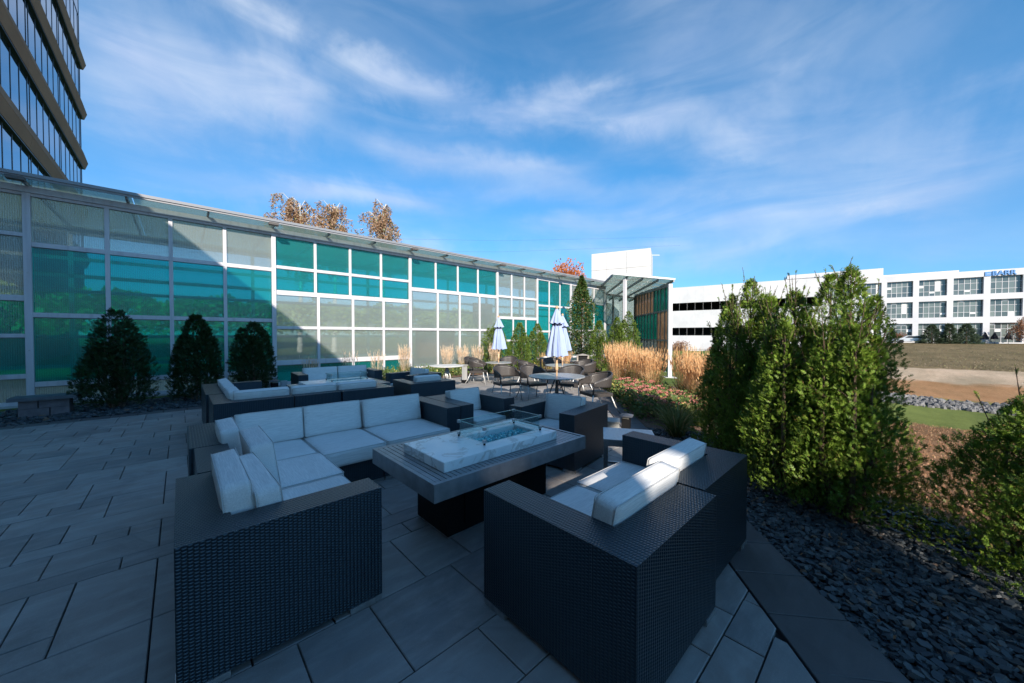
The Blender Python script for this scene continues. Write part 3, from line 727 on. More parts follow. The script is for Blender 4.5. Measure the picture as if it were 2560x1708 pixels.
# ------------------------------------------------------------------ office tower on the left (face X = -6)
tower = thing('office_tower', 'tall bronze and glass office tower rising behind the glazed wall', 'building', (0, 0, 0))
band_m = mat('bronze_cladding', rough=0.85, spec=0.08, fn=grain((0.27, 0.155, 0.095), (0.31, 0.18, 0.11), .6, world=True))
def sky_glass(t, b):
    n = t.noise(geo_co(t), .35, 3); bump(t, b, n, .02, .3)
tglass = mat('blue_mirror_glass', (0.095, 0.18, 0.27), 0.04, 0.9, fn=sky_glass)
tframe = mat('dark_window_frame', (0.03, 0.035, 0.045), 0.4)
YE = 48.0
bx('core', mat('dark_core', (0.05, 0.05, 0.055), 0.8), tower, -34, -6.35, 26.0, YE - .35, 0, 43.5)
z0 = 3.1
for fl in range(9):
    zb = z0 + 4.28 * fl; zt_ = zb + 1.45                 # spandrel band zb..zt_, glazing zt_..next zb
    prof = [(-6.25, zb), (-5.86, zb + .02), (-5.74, zb + .70), (-5.755, zb + .715), (-5.74, zb + .73), (-5.92, zt_), (-6.25, zt_)]
    if fl > 5:
        ub('spandrel_glass', tframe, tower, -6.2, -6.01, 26.0, YE, zb, zb + .12); ub('spandrel_glass', tglass, tower, -6.2, -6.03, 26.0, YE, zb + .121, zt_)
    for a, b_ in ((((26.0, 32.2)), (32.22, YE + .25)) if fl <= 5 else ()):
        v = [(x, a, z) for x, z in prof] + [(x, b_, z) for x, z in prof]; n = len(prof)
        for q_ in (2, 3, 4): v[n + q_] = (v[n + q_][0], v[n + q_][1] + (.45 if b_ > 40 else 0), v[n + q_][2])
        f = [tuple(range(n)), tuple(range(n, 2 * n))[::-1]] + [(i, n + i, n + (i + 1) % n, (i + 1) % n) for i in range(n)]
        link('spandrel_band', pydata('spandrel_band', v, f, band_m), tower)
    if fl <= 5: ub('soffit', tframe, tower, -6.3, -5.88, 26.0, YE + .1, zb - .05, zb - .002)
    y = 26.1; k = 0
    while y < YE - .1:
        wdt = .45 if k % 6 == 5 else 1.36; y2 = min(y + wdt, YE)
        if fl >= 1 and y2 > 24: ub('window_pane', tglass, tower, -6.06, -6.03, y + .03, y2 - .03, zt_ + .002, zb + 4.28 - .052)
        if fl >= 1: ub('mullion', tframe, tower, -6.10, -6.012, y - .03, y + .03, zt_, zb + 4.28 - .051)
        y = y2; k += 1
ub('corner_mullion', tframe, tower, -6.2, -6.01, YE - .05, YE + .02, 2, 43)
ub('end_glazing', tglass, tower, -33.9, -6.2, YE - .2, YE - .05, 2, 43)
ub('return_glazing', tglass, tower, -33.9, -6.2, 25.92, 25.99, 4.9, 43)

# ------------------------------------------------------------------ unseen block added behind the camera, its roof shaped to shade the terrace
HB = 9.0; tb = Vector((trav.x, trav.y)) / -trav.z * HB
def roofpt(x, y): return (x - tb.x, y - tb.y)
edge = [(2.6, -9), (2.9, -4), (3.2, -1.0), (3.65, -.2), (4.15, .35), (4.85, 1.15), (5.7, 2.0), (6.5, 2.6), (6.6, 3.0), (6.0, 2.95), (5.3, 2.2), (4.35, 1.0), (3.80, 1.2), (3.95, 2.0), (4.6, 3.1), (5.6, 3.6), (6.35, 4.6), (6.55, 6.4), (6.25, 7.8), (5.5, 10.6), (4.75, 14), (4.6, 17), (4.3, 21.2)]  # roof outline drawn from the shade edge wanted on terrace, shrubs and wall
holes = [[(2.42, 2.06), (3.30, 2.0), (3.30, 2.58), (2.45, 2.62)]]  # opening cut in the added roof to drop a sun patch on the loveseat
slots = [[(2.15, 2.88), (2.65, 2.78), (2.65, 3.02), (2.15, 3.12)], [(2.6, .12), (3.4, .22), (3.4, .34), (2.6, .24)]]  # slits cut in the added roof for sun streaks on table and gravel
blk = thing('shade_block', 'unseen block added behind the terrace, its flat roof shaped to cast the shade', 'building', (0, 0, 0))
poly = [(-52, 21.2)] + [(-52, -9)] + edge
bmr = bmesh.new()
def tri_fill(outer, inners):
    from mathutils.geometry import tessellate_polygon
    rings = [[Vector((*roofpt(*p), 0)) for p in outer]] + [[Vector((*roofpt(*p), 0)) for p in r] for r in inners]
    flatv = [q for r in rings for q in r]; tris = tessellate_polygon(rings); return rings, flatv, tris
rings, fv, tris = tri_fill(poly, holes + slots)
V = [(q.x, q.y, HB) for q in fv] + [(q.x, q.y, HB - .12) for q in fv]; n = len(fv); Fs = [tuple(t_) for t_ in tris] + [tuple(i + n for i in reversed(t_)) for t_ in tris]
o_ = 0
for r in rings:
    L = len(r)
    for i in range(L): a, b_ = o_ + i, o_ + (i + 1) % L; Fs.append((a, b_, b_ + n, a + n))
    o_ += L
link('shade_roof', pydata('shade_roof', V, Fs, mat('roof_white', (0.45, 0.45, 0.45), 0.7)), blk)  # unseen slab added to cast the terrace shade and let sun patches through
bc = [(-52, 21.1), (-52, -9), (-4, -9), (-3.0, 21.1)]
P = [roofpt(*p) for p in bc]
V = [(x, y, 0) for x, y in P] + [(x, y, HB - .125) for x, y in P]
link('body', pydata('body', V, [(0, 1, 2, 3), (7, 6, 5, 4), (0, 4, 5, 1), (1, 5, 6, 2), (2, 6, 7, 3), (3, 7, 4, 0)], mat('pale_cladding', (0.30, 0.27, 0.24), 0.7)), blk)  # body of the added block, out of view
A, B = Vector(P[2]), Vector(P[3]); dv = (B - A); L = dv.length; dv.normalize(); nv = Vector((dv.y, -dv.x))
for fl in range(2):
    for k in range(int(L / 2.4)):
        a = A + dv * (k * 2.4 + .3) + nv * .03; b_ = a + dv * 1.9
        m_ = MB().beam((*(a), 1.9 + fl * 3.8), (*(b_), 1.9 + fl * 3.8), .05, 1.9); m_.obj('window', tglass, blk)  # windows of the added block, out of view
for p in ((3.0, -6), (5.2, 5.5), (3.6, 15), (3.4, 20)):
    q = roofpt(*p); ub('column', white_steel, blk, q[0] - .9, q[0] - .6, q[1] - .15, q[1] + .15, -.1, HB - .125)  # columns under the added shade slab

# ------------------------------------------------------------------ offices and parking deck across the field
FO = Vector((104.9, -12.3, 0)); fang = math.atan2(.98, -.21)       # local x runs along the facade (t), local -y faces away from us
def fac_thing(name, label, cat): return thing(name, label, cat, tuple(FO), fang)
# local frame: x = t, y>0 is to the left of direction -> towards -X (towards the camera)
offi = fac_thing('office_building', 'white three storey office building across the brown field', 'building')
conc = mat('white_concrete', rough=0.75, fn=grain((0.50, 0.50, 0.52), (0.60, 0.60, 0.61), .25, world=True))
owin = mat('office_glass', (0.10, 0.13, 0.13), 0.08, fn=lambda t, b: t.l.new(t.mix(t.node('ShaderNodeObjectInfo').outputs['Random'], (0.055, 0.075, 0.085), (0.16, 0.19, 0.18)), b.inputs['Base Color']), spec=0.8)
blind = mat('white_blind', (0.75, 0.75, 0.72), 0.8)
pitch = 4.263; rowsz = [(8.86, 11.88, (9.70, 10.87)), (4.82, 7.85, (5.66, 6.84)), (.30, 3.72, (1.22, 2.66))]
T0, T1 = -23.9, 22.2
for z0_, z1_, nm in ((11.88, 13.0, 'parapet'), (7.85, 8.86, 'spandrel'), (3.72, 4.82, 'spandrel'), (-1.2, .30, 'plinth')):
    ub(nm, conc, offi, T0, T1, -.0, .5, z0_, z1_)
cols = [-2.56 + pitch * k for k in range(-5, 6)]
for k, x0_ in enumerate(cols):
    ub('pier', conc, offi, x0_ - (pitch - 3.5), x0_, -.0, .5, .30, 3.72)
    ub('pier', conc, offi, x0_ - (pitch - 3.5), x0_, -.0, .5, 4.82, 7.85)
    ub('pier', conc, offi, x0_ - (pitch - 3.5), x0_, -.0, .5, 8.86, 11.88)
    if x0_ < -8: continue
    for r, (za, zb, mids) in enumerate(rowsz):
        zs = [za] + list(mids) + [zb]
        wn = thing('window', None, None); wn.parent = offi
        for q in range(3):
            for c in range(5):
                xa = x0_ + c * .70
                ub('window_pane', owin, wn, xa + .03, xa + .67, -.02, .02, zs[q] + .03, zs[q + 1] - .03)
                if rb.random() < .14: hh = rb.choice([.35, .35, 1.0]); ub('blind', blind, wn, xa + .05, xa + .65, .025, .04, zs[q + 1] - .04 - hh * (zs[q + 1] - zs[q] - .08), zs[q + 1] - .05)
        for c in range(1, 5): ub('mullion', conc, wn, x0_ + c * .70 - .03, x0_ + c * .70 + .03, -.03, .06, za, zb)
        for z_ in mids: ub('transom', conc, wn, x0_, x0_ + 3.5, -.03, .065, z_ - .03, z_ + .03)
ub('pier', conc, offi, cols[-1] + 3.5, T1, -.0, .5, .30, 11.88)
ub('back_mass', mat('dark_interior', (0.03, 0.03, 0.035), 0.8), offi, T0, T1, -18, -.6, -1, 11.9)
ub('roof', conc, offi, T0, T1, -18, -.001, 12.0, 12.6)
ub('roof_screen', mat('pink_grey_panel', (0.62, 0.55, 0.54), 0.8), offi, 3.5, T1, -3.5, -3.2, 12.6, 13.75)
ub('penthouse', conc, offi, 13, 29, -9, -6, 12.6, 15.6)
for k in range(6): MB().beam((16.2 + k * 1.3, -5.5, 13.8), (17.0 + k * 1.3, -5.5, 15.2), .12).obj('roof_strut', grey_steel, offi)
# sign
fc = D.curves.new('sign_text', 'FONT'); fc.body = 'BARR'; fc.size = 1.12; fc.extrude = .06; fc.space_character = 1.05; fc.offset = .022
to = D.objects.new('sign_text', fc); COL.objects.link(to); dg = bpy.context.evaluated_depsgraph_get()
tm = D.meshes.new_from_object(to.evaluated_get(dg)); D.objects.remove(to)
sign_m = mat('blue_sign', (0.10, 0.26, 0.55), 0.5)
tm.materials.clear(); tm.materials.append(sign_m); tm.name = 'sign_letters'
xs_ = [v_.co.x for v_ in tm.vertices]; tw = max(xs_) - min(xs_)
sg = thing('wall_sign', 'blue BARR lettering and blue square logo high on the white office facade', 'sign', tuple(FO), fang)
lt = link('letters', tm, sg, (.85, .58, 11.98), (rad(90), 0, rad(180))); lt.scale = (2.62 / tw, 1, 1)
ub('logo_square', sign_m, sg, .95, 1.62, .51, .60, 11.93, 12.68)
ub('logo_stripe', conc, sg, 1.0, 1.45, .605, .62, 12.28, 12.34)

park = fac_thing('parking_deck', 'long white concrete parking deck with dark open levels', 'building')
ub('facade_band', conc, park, 22.25, 75, .0, .45, 9.75, 13.75)
ub('facade_band', conc, park, 22.25, 75, .0, .45, 3.45, 7.75)
ub('facade_band', conc, park, 22.25, 75, .0, .45, -5.2, 1.45)
ub('pier', conc, park, 37.95, 39.0, .0, .40, 7.75, 9.75)
ub('end_pier', conc, park, 22.25, 23.4, .0, .42, 1.45, 9.75)
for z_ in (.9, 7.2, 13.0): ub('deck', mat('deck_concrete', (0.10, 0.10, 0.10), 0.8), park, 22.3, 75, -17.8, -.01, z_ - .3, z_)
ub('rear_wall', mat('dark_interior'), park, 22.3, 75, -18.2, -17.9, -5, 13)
for k in range(1, 30): ub('panel_joint', mat('joint_grey', (0.45, 0.44, 0.45), 0.8), park, 22.3 + k * 1.8, 22.33 + k * 1.8, .451, .456, -4, 13.7)
ub('stair_box', conc, park, 22.3, 29.5, -9, -6, 13.0, 14.7)

wb = thing('white_block', 'tall white panelled block with a red line behind the entrance canopy', 'building', (0, 0, 0))
# seen above the canopy, 48 m ahead
fwd = Vector((.682, .731, 0)); rt = Vector((.731, -.682, 0))
pa = fwd * 48 + rt * (48 * .2225); pb = fwd * 44.5 + rt * (44.5 * .3876); pcn = fwd * 50 + rt * (50 * .3935); pd = pcn + (pa - pb)
def prism(P, z0, z1, name, m, par):
    n = len(P); v = [(p[0], p[1], z0) for p in P] + [(p[0], p[1], z1) for p in P]
    return link(name, pydata(name, v, [tuple(range(n))[::-1], tuple(range(n, 2 * n))] + [(i, (i + 1) % n, n + (i + 1) % n, n + i) for i in range(n)], m), par)
prism([pa, pb, pcn, pd], -1, 12.4, 'body', mat('white_panel', (0.80, 0.80, 0.80), 0.7, fn=grain((0.52, 0.52, 0.53), (0.60, 0.60, 0.60), .3, world=True)), wb)
nrm = Vector(((pb - pa).y, -(pb - pa).x, 0)).normalized()
for z_ in (8.0, 10.2): MB().beam(tuple(pa + nrm * .02 + Vector((0, 0, z_))), tuple(pb + nrm * .02 + Vector((0, 0, z_))), .03, .04).obj('panel_joint', mat('joint_grey'), wb)
MB().beam(tuple(pa.lerp(pb, .28) + nrm * .04 + Vector((0, 0, 8.6))), tuple(pb + nrm * .04 + Vector((0, 0, 8.7))), .03, .06).obj('red_line', mat('red_line', (0.55, 0.15, 0.15), 0.6), wb)
for k in (.28, .62): MB().beam(tuple(pa.lerp(pb, k) + nrm * .03), tuple(pa.lerp(pb, k) + nrm * .03 + Vector((0, 0, 12.3))), .03, .04).obj('panel_joint', mat('joint_grey'), wb)
MB().beam(tuple(pb + Vector((0, 0, 11.5)) + rt * .1), tuple(pb + Vector((0, 0, 11.5)) + rt * 1.1), .06, .06).obj('security_camera', white_steel, wb)

# ------------------------------------------------------------------ plants
def sprays(pts, outs, size, kind='fan', jitter=.5, up=.8):
    """leaf sprays as small flat fans: pts (n,3), outs (n,3) unit outward; returns verts, faces of quads"""
    n = len(pts); r = rng
    d = outs * (1 - up * .5) + np.array([0, 0, 1.0]) * up + r.normal(0, jitter * .55, (n, 3)); d /= np.linalg.norm(d, axis=1, keepdims=True)
    q = r.normal(0, 1, (n, 3)); side = np.cross(d, q); side /= np.linalg.norm(side, axis=1, keepdims=True) + 1e-9
    s = size * r.uniform(.6, 1.3, (n, 1))
    if kind == 'fan':      # a stem with side leaflets, all in one plane (with a slight cup)
        nrm = np.cross(d, side); segs = [(0, 0, 1.15, 0, .11)]
        for k, (t, l) in enumerate(((.10, .55), (.40, .60), (.70, .40))):
            for sg_ in (-1, 1): segs.append((t, 0, t + l * .62, sg_ * l * .50, .10))
        V = []
        for (a0, b0, a1, b1, wd) in segs:
            dx, dy = a1 - a0, b1 - b0; L = math.hypot(dx, dy); px, py = -dy / L * wd / 2, dx / L * wd / 2
            for (aa, bb) in ((a0 - px * .4, b0 - py * .4), ((a0 + a1) / 2 + px * 1.3, (b0 + b1) / 2 + py * 1.3), (a1, b1), ((a0 + a1) / 2 - px * 1.3, (b0 + b1) / 2 - py * 1.3)):
                V.append(pts + d * (s * aa) + side * (s * bb) + nrm * (s * (-.25 * (aa * aa + bb * bb))))
        V = np.stack(V, 1).reshape(-1, 3); k = len(segs) * 4
    else:                   # single leaf, diamond
        V = [pts - side * s * .0, pts + d * s * .5 + side * s * .32, pts + d * s, pts + d * s * .5 - side * s * .32]
        V = np.stack(V, 1).reshape(-1, 3); k = 4
    F_ = np.arange(n * k).reshape(-1, 4); return V, F_
def conifer(label, loc, H, R, plumes, n, size, m=arb_m, name='arborvitae', group=None, cat='shrub', seed=0, wisps=0, skirt=.12, clump=.16, fullp=False):
    """upright evergreen made of several flame shaped leaders"""
    global rng
    keep = rng; rng = np.random.default_rng(100 + seed); r = rng
    t_ = thing(name, label, cat, loc, 0, group)
    P = []
    if plumes is None: plumes = []
    allp = []; allo = []
    tot = sum(p[2] * p[3] for p in plumes)
    for (px, py, h, rad_) in plumes:
        k = int(n * h * rad_ / tot)
        t = r.random(k) ** .85; z = skirt * H * .3 + t * (h - skirt * H * .3)
        prof = np.interp(t, [0, .12, .35, .6, .8, .92, 1], [.78, 1.0, 1.0, .90, .64, .38, .08] if fullp else [.70, .95, 1.0, .84, .50, .24, .04]) * rad_
        a = r.uniform(0, 2 * PI, k)
        cl = np.array([mn.noise(Vector((math.cos(aa) * rad_ * 5.5 + px * 3, math.sin(aa) * rad_ * 5.5 + py * 3, zz_ * 4.2 + seed))) for aa, zz_ in zip(a, z)])
        rr_ = prof * (1 + clump * 2.6 * cl) * (1 - .42 * r.random(k) ** 2.2)
        keepm = cl > r.uniform(-.62, -.22, k)
        bx_, by_ = px * (1 - t * .25), py * (1 - t * .25)
        allp.append(np.stack([bx_ + np.cos(a) * rr_, by_ + np.sin(a) * rr_, z], 1)[keepm])
        allo.append(np.stack([np.cos(a), np.sin(a), np.full(k, .1)], 1)[keepm])
    P = np.concatenate(allp); O = np.concatenate(allo)
    V, F_ = sprays(P, O, size, 'fan', .62, .75)
    link('foliage', np_mesh('foliage', V, F_, m), t_)
    mb = MB()
    for (px, py, h, rad_) in plumes:
        mb.tube([(px * .25, py * .25, 0), (px * .8, py * .8, h * .35), (px * .78, py * .78, h * .93)], .028, 6, .006)
        for q in range(6):
            a = q * 2.1; zz_ = h * (.15 + .12 * q); L = rad_ * .7
            mb.tube([(px * .7, py * .7, zz_), (px * .7 + math.cos(a) * L, py * .7 + math.sin(a) * L, zz_ + L * .9)], .008, 4, .003)
    mb.obj('trunk', bark_m, t_)
    if wisps:
        wv, wo_ = [], []; stems = MB()
        for (px, py, h, rad_) in plumes:
            for q in range(wisps):
                a = r.uniform(0, 2 * PI); b0 = Vector((px * .75 + math.cos(a) * .03, py * .75 + math.sin(a) * .03, h * .88)); L = r.uniform(.16, .42)
                tip = b0 + Vector((math.cos(a) * L * .3, math.sin(a) * L * .3, L)); stems.tube([b0, tip], .004, 4, .002)
                for w_ in range(14): pp = b0.lerp(tip, r.random()); wv.append(tuple(pp)); wo_.append((math.cos(a), math.sin(a), .3))
        V, F_ = sprays(np.array(wv), np.array(wo_), size * .75, 'fan', .5, 1.0)
        link('leader_foliage', np_mesh('leader_foliage', V, F_, m), t_); tag(stems.obj('leader_stems', bark_m, t_), kind='stuff')
    rng = keep; return t_
def cluster(R, H, n, seed):
    q = random.Random(seed); out = [(0, 0, H, R * .72)]
    for k in range(n):
        a = 2 * PI * k / n + q.uniform(-.3, .3); d = R * q.uniform(.38, .55)
        out.append((math.cos(a) * d, math.sin(a) * d, H * q.uniform(.62, .92), R * q.uniform(.42, .55)))
    return out
def spires(R, H, n, seed):
    q = random.Random(seed); out = [(0, 0, H, R * .60)]
    for k in range(n + 2):
        a = 2 * PI * k / (n + 2) + q.uniform(-.3, .3); d = R * q.uniform(.42, .62)
        out.append((math.cos(a) * d, math.sin(a) * d, H * q.uniform(.52, .93), R * q.uniform(.34, .48)))
    return out
GN = 'tall conifers beside the terrace border'
near = [  # x, y, height, radius, leaders
    (4.12, .25, 2.12, .43, 5, 'tall conifer with wispy tip at the right end of the row, nearest the lawn'),
    (4.60, .42, 2.14, .50, 4, 'conifer with a narrow pointed tip just left of the tallest one'),
    (4.36, .66, 1.98, .52, 5, 'broad conifer in the middle of the row with a sunlit front'),
    (4.86, .95, 1.98, .46, 3, 'slim conifer hidden behind the broad middle one'),
    (5.02, 1.18, 2.22, .50, 4, 'conifer with a slim orange tinted spire left of the middle of the row'),
    (5.34, 1.52, 1.96, .44, 3, 'leftmost conifer of the row beside the orange grasses')]
for i, (x, y, H, R, k, lb) in enumerate(near):
    conifer(lb, (x, y, -.02), H, R, spires(R, H, k + 1, 40 + i), 14300, .044, arb_m, group=GN, seed=i, wisps=7, clump=.20)
conifer('big conifer bush cut off by the right edge of the picture', (4.14, -.92, -.12), 1.66, .80, spires(.80, 1.66, 8, 77), 24000, .046, arb_m, seed=21, wisps=4, clump=.22)
GL = 'dark evergreens in front of the glazed wall'
for i, (x, y, H, R, k, lb) in enumerate([
    (-1.0, 11.35, 2.05, .62, 6, 'dark round evergreen beside the stone bench, nearest the left edge'),
    (.28, 11.3, 1.98, .48, 2, 'dark evergreen with two pointed tops, middle of the three by the glazed wall'),
    (1.42, 11.45, 1.84, .54, 4, 'dark evergreen behind the corner of the far wicker sofa')]):
    conifer(lb, (x, y, 0), H, R, cluster(R * 1.05, H, k, 60 + i), 7500, .08, arb_dark, name='evergreen_shrub', group=GL, seed=30 + i, clump=.10, fullp=True)
GF = 'clipped conifers at the far end of the terrace'
for i, (x, y, H, R, k, lb) in enumerate([
    (10.0, 11.75, 2.0, .58, 4, 'bright green conifer behind the left closed umbrella'),
    (11.05, 11.35, 2.05, .50, 2, 'bright green conifer between the left and the tall closed umbrella'),
    (12.2, 11.35, 2.05, .48, 2, 'bright green conifer just left of the tall closed umbrella'),
    (13.5, 8.85, 2.15, .45, 2, 'bright green conifer right of the tall slim tree'),
    (14.15, 8.35, 2.3, .50, 2, 'bright green conifer in front of the canopy post'),
    (14.95, 8.25, 2.6, .55, 3, 'taller bright green conifer nearest the glazed wing')]):
    conifer(lb, (x, y, 0), H, R, cluster(R * 1.3, H, k + 1, 80 + i), 4300, .085, arb_far, group=GF, seed=50 + i, clump=.10)

def leafy(t_, n, size, m, crown, name='foliage', up=.2):
    P, O = crown(n); V, F_ = sprays(P, O, size, 'leaf', 1.0, up); return link(name, np_mesh(name, V, F_, m), t_)
# slim columnar deciduous tree
t_ = thing('columnar_tree', 'slim upright tree with small green leaves and reddish top in front of the glazed wall', 'tree', (14.75, 10.7, 0))
def col_crown(n):
    t = rng.random(n) ** .9; z = .55 + 3.95 * t; pr = np.interp(t, [0, .15, .4, .7, .9, 1], [.45, .72, .70, .42, .16, .03])
    a = rng.uniform(0, 2 * PI, n); cl = np.array([mn.noise(Vector((math.cos(q) * 2, math.sin(q) * 2, w_ * 2.4))) for q, w_ in zip(a, z)])
    r_ = pr * (1 + 1.0 * cl) * rng.random(n) ** .45
    return np.stack([np.cos(a) * r_, np.sin(a) * r_, z], 1), np.stack([np.cos(a), np.sin(a), np.zeros(n)], 1)
leafy(t_, 11500, .088, decid_m, col_crown)
mb = MB().tube([(0, 0, 0), (.02, 0, 2), (0, .02, 4.5)], .05, 8, .008)
for k in range(26):
    a = k * 2.4; z_ = .5 + k * .14; L = .55 - .016 * k; mb.tube([(0, 0, z_), (math.cos(a) * L * .6, math.sin(a) * L * .6, z_ + L)], .012, 5, .003)
mb.obj('trunk', bark_m, t_)

def weeping(label, loc, H, R, n, seed, m=birch_m):
    global rng
    keep = rng; rng = np.random.default_rng(seed)
    t_ = thing('birch_tree', label, 'tree', loc); mb = MB().tube([(0, 0, 0), (.2, .1, H * .5), (.1, -.2, H * .96)], .22, 8, .03)
    P = []; O = []
    for k in range(46):
        a = rng.uniform(0, 2 * PI); z0_ = H * rng.uniform(.62, .99); L = R * rng.uniform(.25, 1) * (1.55 - 1.0 * (z0_ / H) ** 3)
        b0 = Vector((.12, 0, z0_ - L * .5)); b1 = Vector((math.cos(a) * L * .55, math.sin(a) * L * .55, z0_ + .25)); b2 = Vector((math.cos(a) * L, math.sin(a) * L, z0_ - .1))
        mb.tube([b0, b1, b2], .035, 5, .008)
        for q in range(n // 46 // 14):
            s = rng.random(); base = b0.lerp(b1, .3 + s * 1.4 * .5) if s < .4 else b1.lerp(b2, (s - .4) / .6)
            drop = rng.uniform(.5, 2.0); sway = rng.normal(0, .12, 2); nn = 14
            for i in range(nn):
                u = i / nn; P.append((base.x + sway[0] * u + rng.normal(0, .07), base.y + sway[1] * u + rng.normal(0, .07), base.z - drop * u)); O.append((rng.normal(), rng.normal(), -.6))
    P = np.array(P); O = np.array(O); O /= np.linalg.norm(O, axis=1, keepdims=True)
    V, F_ = sprays(P, O, .17, 'leaf', .9, -.5); link('foliage', np_mesh('foliage', V, F_, m), t_); mb.obj('trunk', white_bark, t_)
    rng = keep
weeping('brown weeping birch rising over the glazed wall roof, left one', (7.9, 36.6, 0), 13.9, 3.9, 14000, 1)
weeping('brown weeping birch with a forked crown between the other two', (10.2, 34.6, 0), 13.6, 3.2, 10500, 2)
weeping('thin weeping birch with a bare white top branch, right one', (13.4, 31.6, 0), 13.7, 2.7, 8000, 3)
def round_tree(name, label, loc, H, R, n, m, size=.25, zc=.62, group=None):
    t_ = thing(name, label, 'tree', loc, 0, group); mb = MB().tube([(0, 0, 0), (.05, .05, H * .5), (0, 0, H * .8)], H * .02 + .03, 7, .02)
    for k in range(9):
        a = k * 2.4; mb.tube([(0, 0, H * (.3 + .04 * k)), (math.cos(a) * R * .7, math.sin(a) * R * .7, H * (.55 + .04 * k))], .04, 5, .01)
    mb.obj('trunk', bark_m, t_)
    d = rng.normal(0, 1, (n, 3)); d /= np.linalg.norm(d, axis=1, keepdims=True)
    cl = np.array([mn.noise(Vector(q) * 2.3 + Vector(loc)) for q in d]); r_ = (rng.random(n) ** .4) * (1 + .7 * cl)
    P = np.stack([d[:, 0] * r_ * R, d[:, 1] * r_ * R, H * zc + d[:, 2] * r_ * H * (1 - zc)], 1)
    V, F_ = sprays(P, d, size, 'leaf', .9, .1); link('foliage', np_mesh('foliage', V, F_, m), t_); return t_
round_tree('maple_tree', 'orange maple treetop above the far end of the glazed wall roof', (34.9, 27.6, -.5), 10.9, 2.3, 5500, orange_m, .26, .75)
def fpt(t, off, z=None): p = (FO + Vector((-.21, .98, 0)) * t) * (1 - off / 100); return (p.x, p.y, zt(p.x, p.y) if z is None else z)
def spruce(label, loc, H, R, n, seed):
    t_ = thing('spruce_tree', label, 'tree', loc, 0, 'spruces in front of the far office building')
    r = np.random.default_rng(seed); P = []; O = []; mb = MB().tube([(0, 0, 0), (0, 0, H * .95)], .12, 6, .02)
    lay = 16
    for k in range(n):
        l = int(r.random() ** 1.25 * lay); t = (l + .5) / lay; a = int(r.random() * 11) / 11 * 2 * PI + l + r.normal(0, .12); rr_ = R * (1 - t) ** .8 * r.random() ** .5 * (1 + .25 * math.sin(l * 5 + a * 2))
        P.append((math.cos(a) * rr_, math.sin(a) * rr_, H * (.04 + .95 * t) - rr_ * .18 + r.normal(0, .05))); O.append((math.cos(a), math.sin(a), 0))
    global rng
    keep = rng; rng = r; V, F_ = sprays(np.array(P), np.array(O), .34, 'fan', .35, .15); rng = keep
    link('foliage', np_mesh('foliage', V, F_, spruce_m), t_); mb.obj('trunk', bark_m, t_)
spruce('broad blue green spruce in front of the office, left of three', fpt(7.6, 5), 3.3, 1.75, 2200, 1)
spruce('dark pointed spruce in front of the office, middle of three', fpt(5.4, 5.5), 3.5, 1.1, 1700, 2)
spruce('wide olive spruce in front of the office, right of three', fpt(3.4, 5), 3.4, 1.8, 2200, 3)
round_tree('autumn_tree', 'russet tree at the right edge in front of the office', fpt(-3.5, 5), 4.3, 1.9, 3600, autumn_m, .20, .55)
round_tree('autumn_tree', 'small rusty tree beside the parked car', fpt(11.9, 3.0), 1.9, .9, 900, autumn_m, .18, .6)
for i, (t0, o0, s0) in enumerate([(50.5, 3, 3.2), (51.8, 2.6, 2.6), (43.4, 2.2, 1.8)]):
    p = fpt(t0, o0); round_tree('russet_shrub', ['large russet shrub against the parking deck wall, leftmost', 'russet shrub beside the largest one at the parking deck', 'low red shrub by the railing of the parking deck'][i], p, s0, s0 * .62, 1500, autumn_m, .22, .5)

# far greenery seen through the panes behind the wall
def hedge(name, x0, x1, y0, y1, h, n, m, label):
    P = np.stack([rng.uniform(x0, x1, n), rng.uniform(y0, y1, n), rng.uniform(0, 1, n)], 1)
    top = h * (1 + .25 * np.array([mn.noise(Vector((q[0] * .8, q[1] * .8, 0))) for q in P])); P[:, 2] = top * (1 - .5 * rng.random(n) ** 2)
    O = np.tile(np.array([[0, -1.0, .2]]), (n, 1)); V, F_ = sprays(P, O, .28, 'leaf', 1.0, .4); tag(link(name, np_mesh(name, V, F_, m)), label, 'hedge', kind='stuff')
lime = leaf_mat('light_green_leaf', (0.20, 0.32, 0.07), (0.50, 0.62, 0.20), (0.45, 0.30, 0.12), .4)
hedge('hedge', -12, 26, 25.5, 28, 3.3, 26000, lime, 'light green shrubs and low trees beyond the glazed wall')

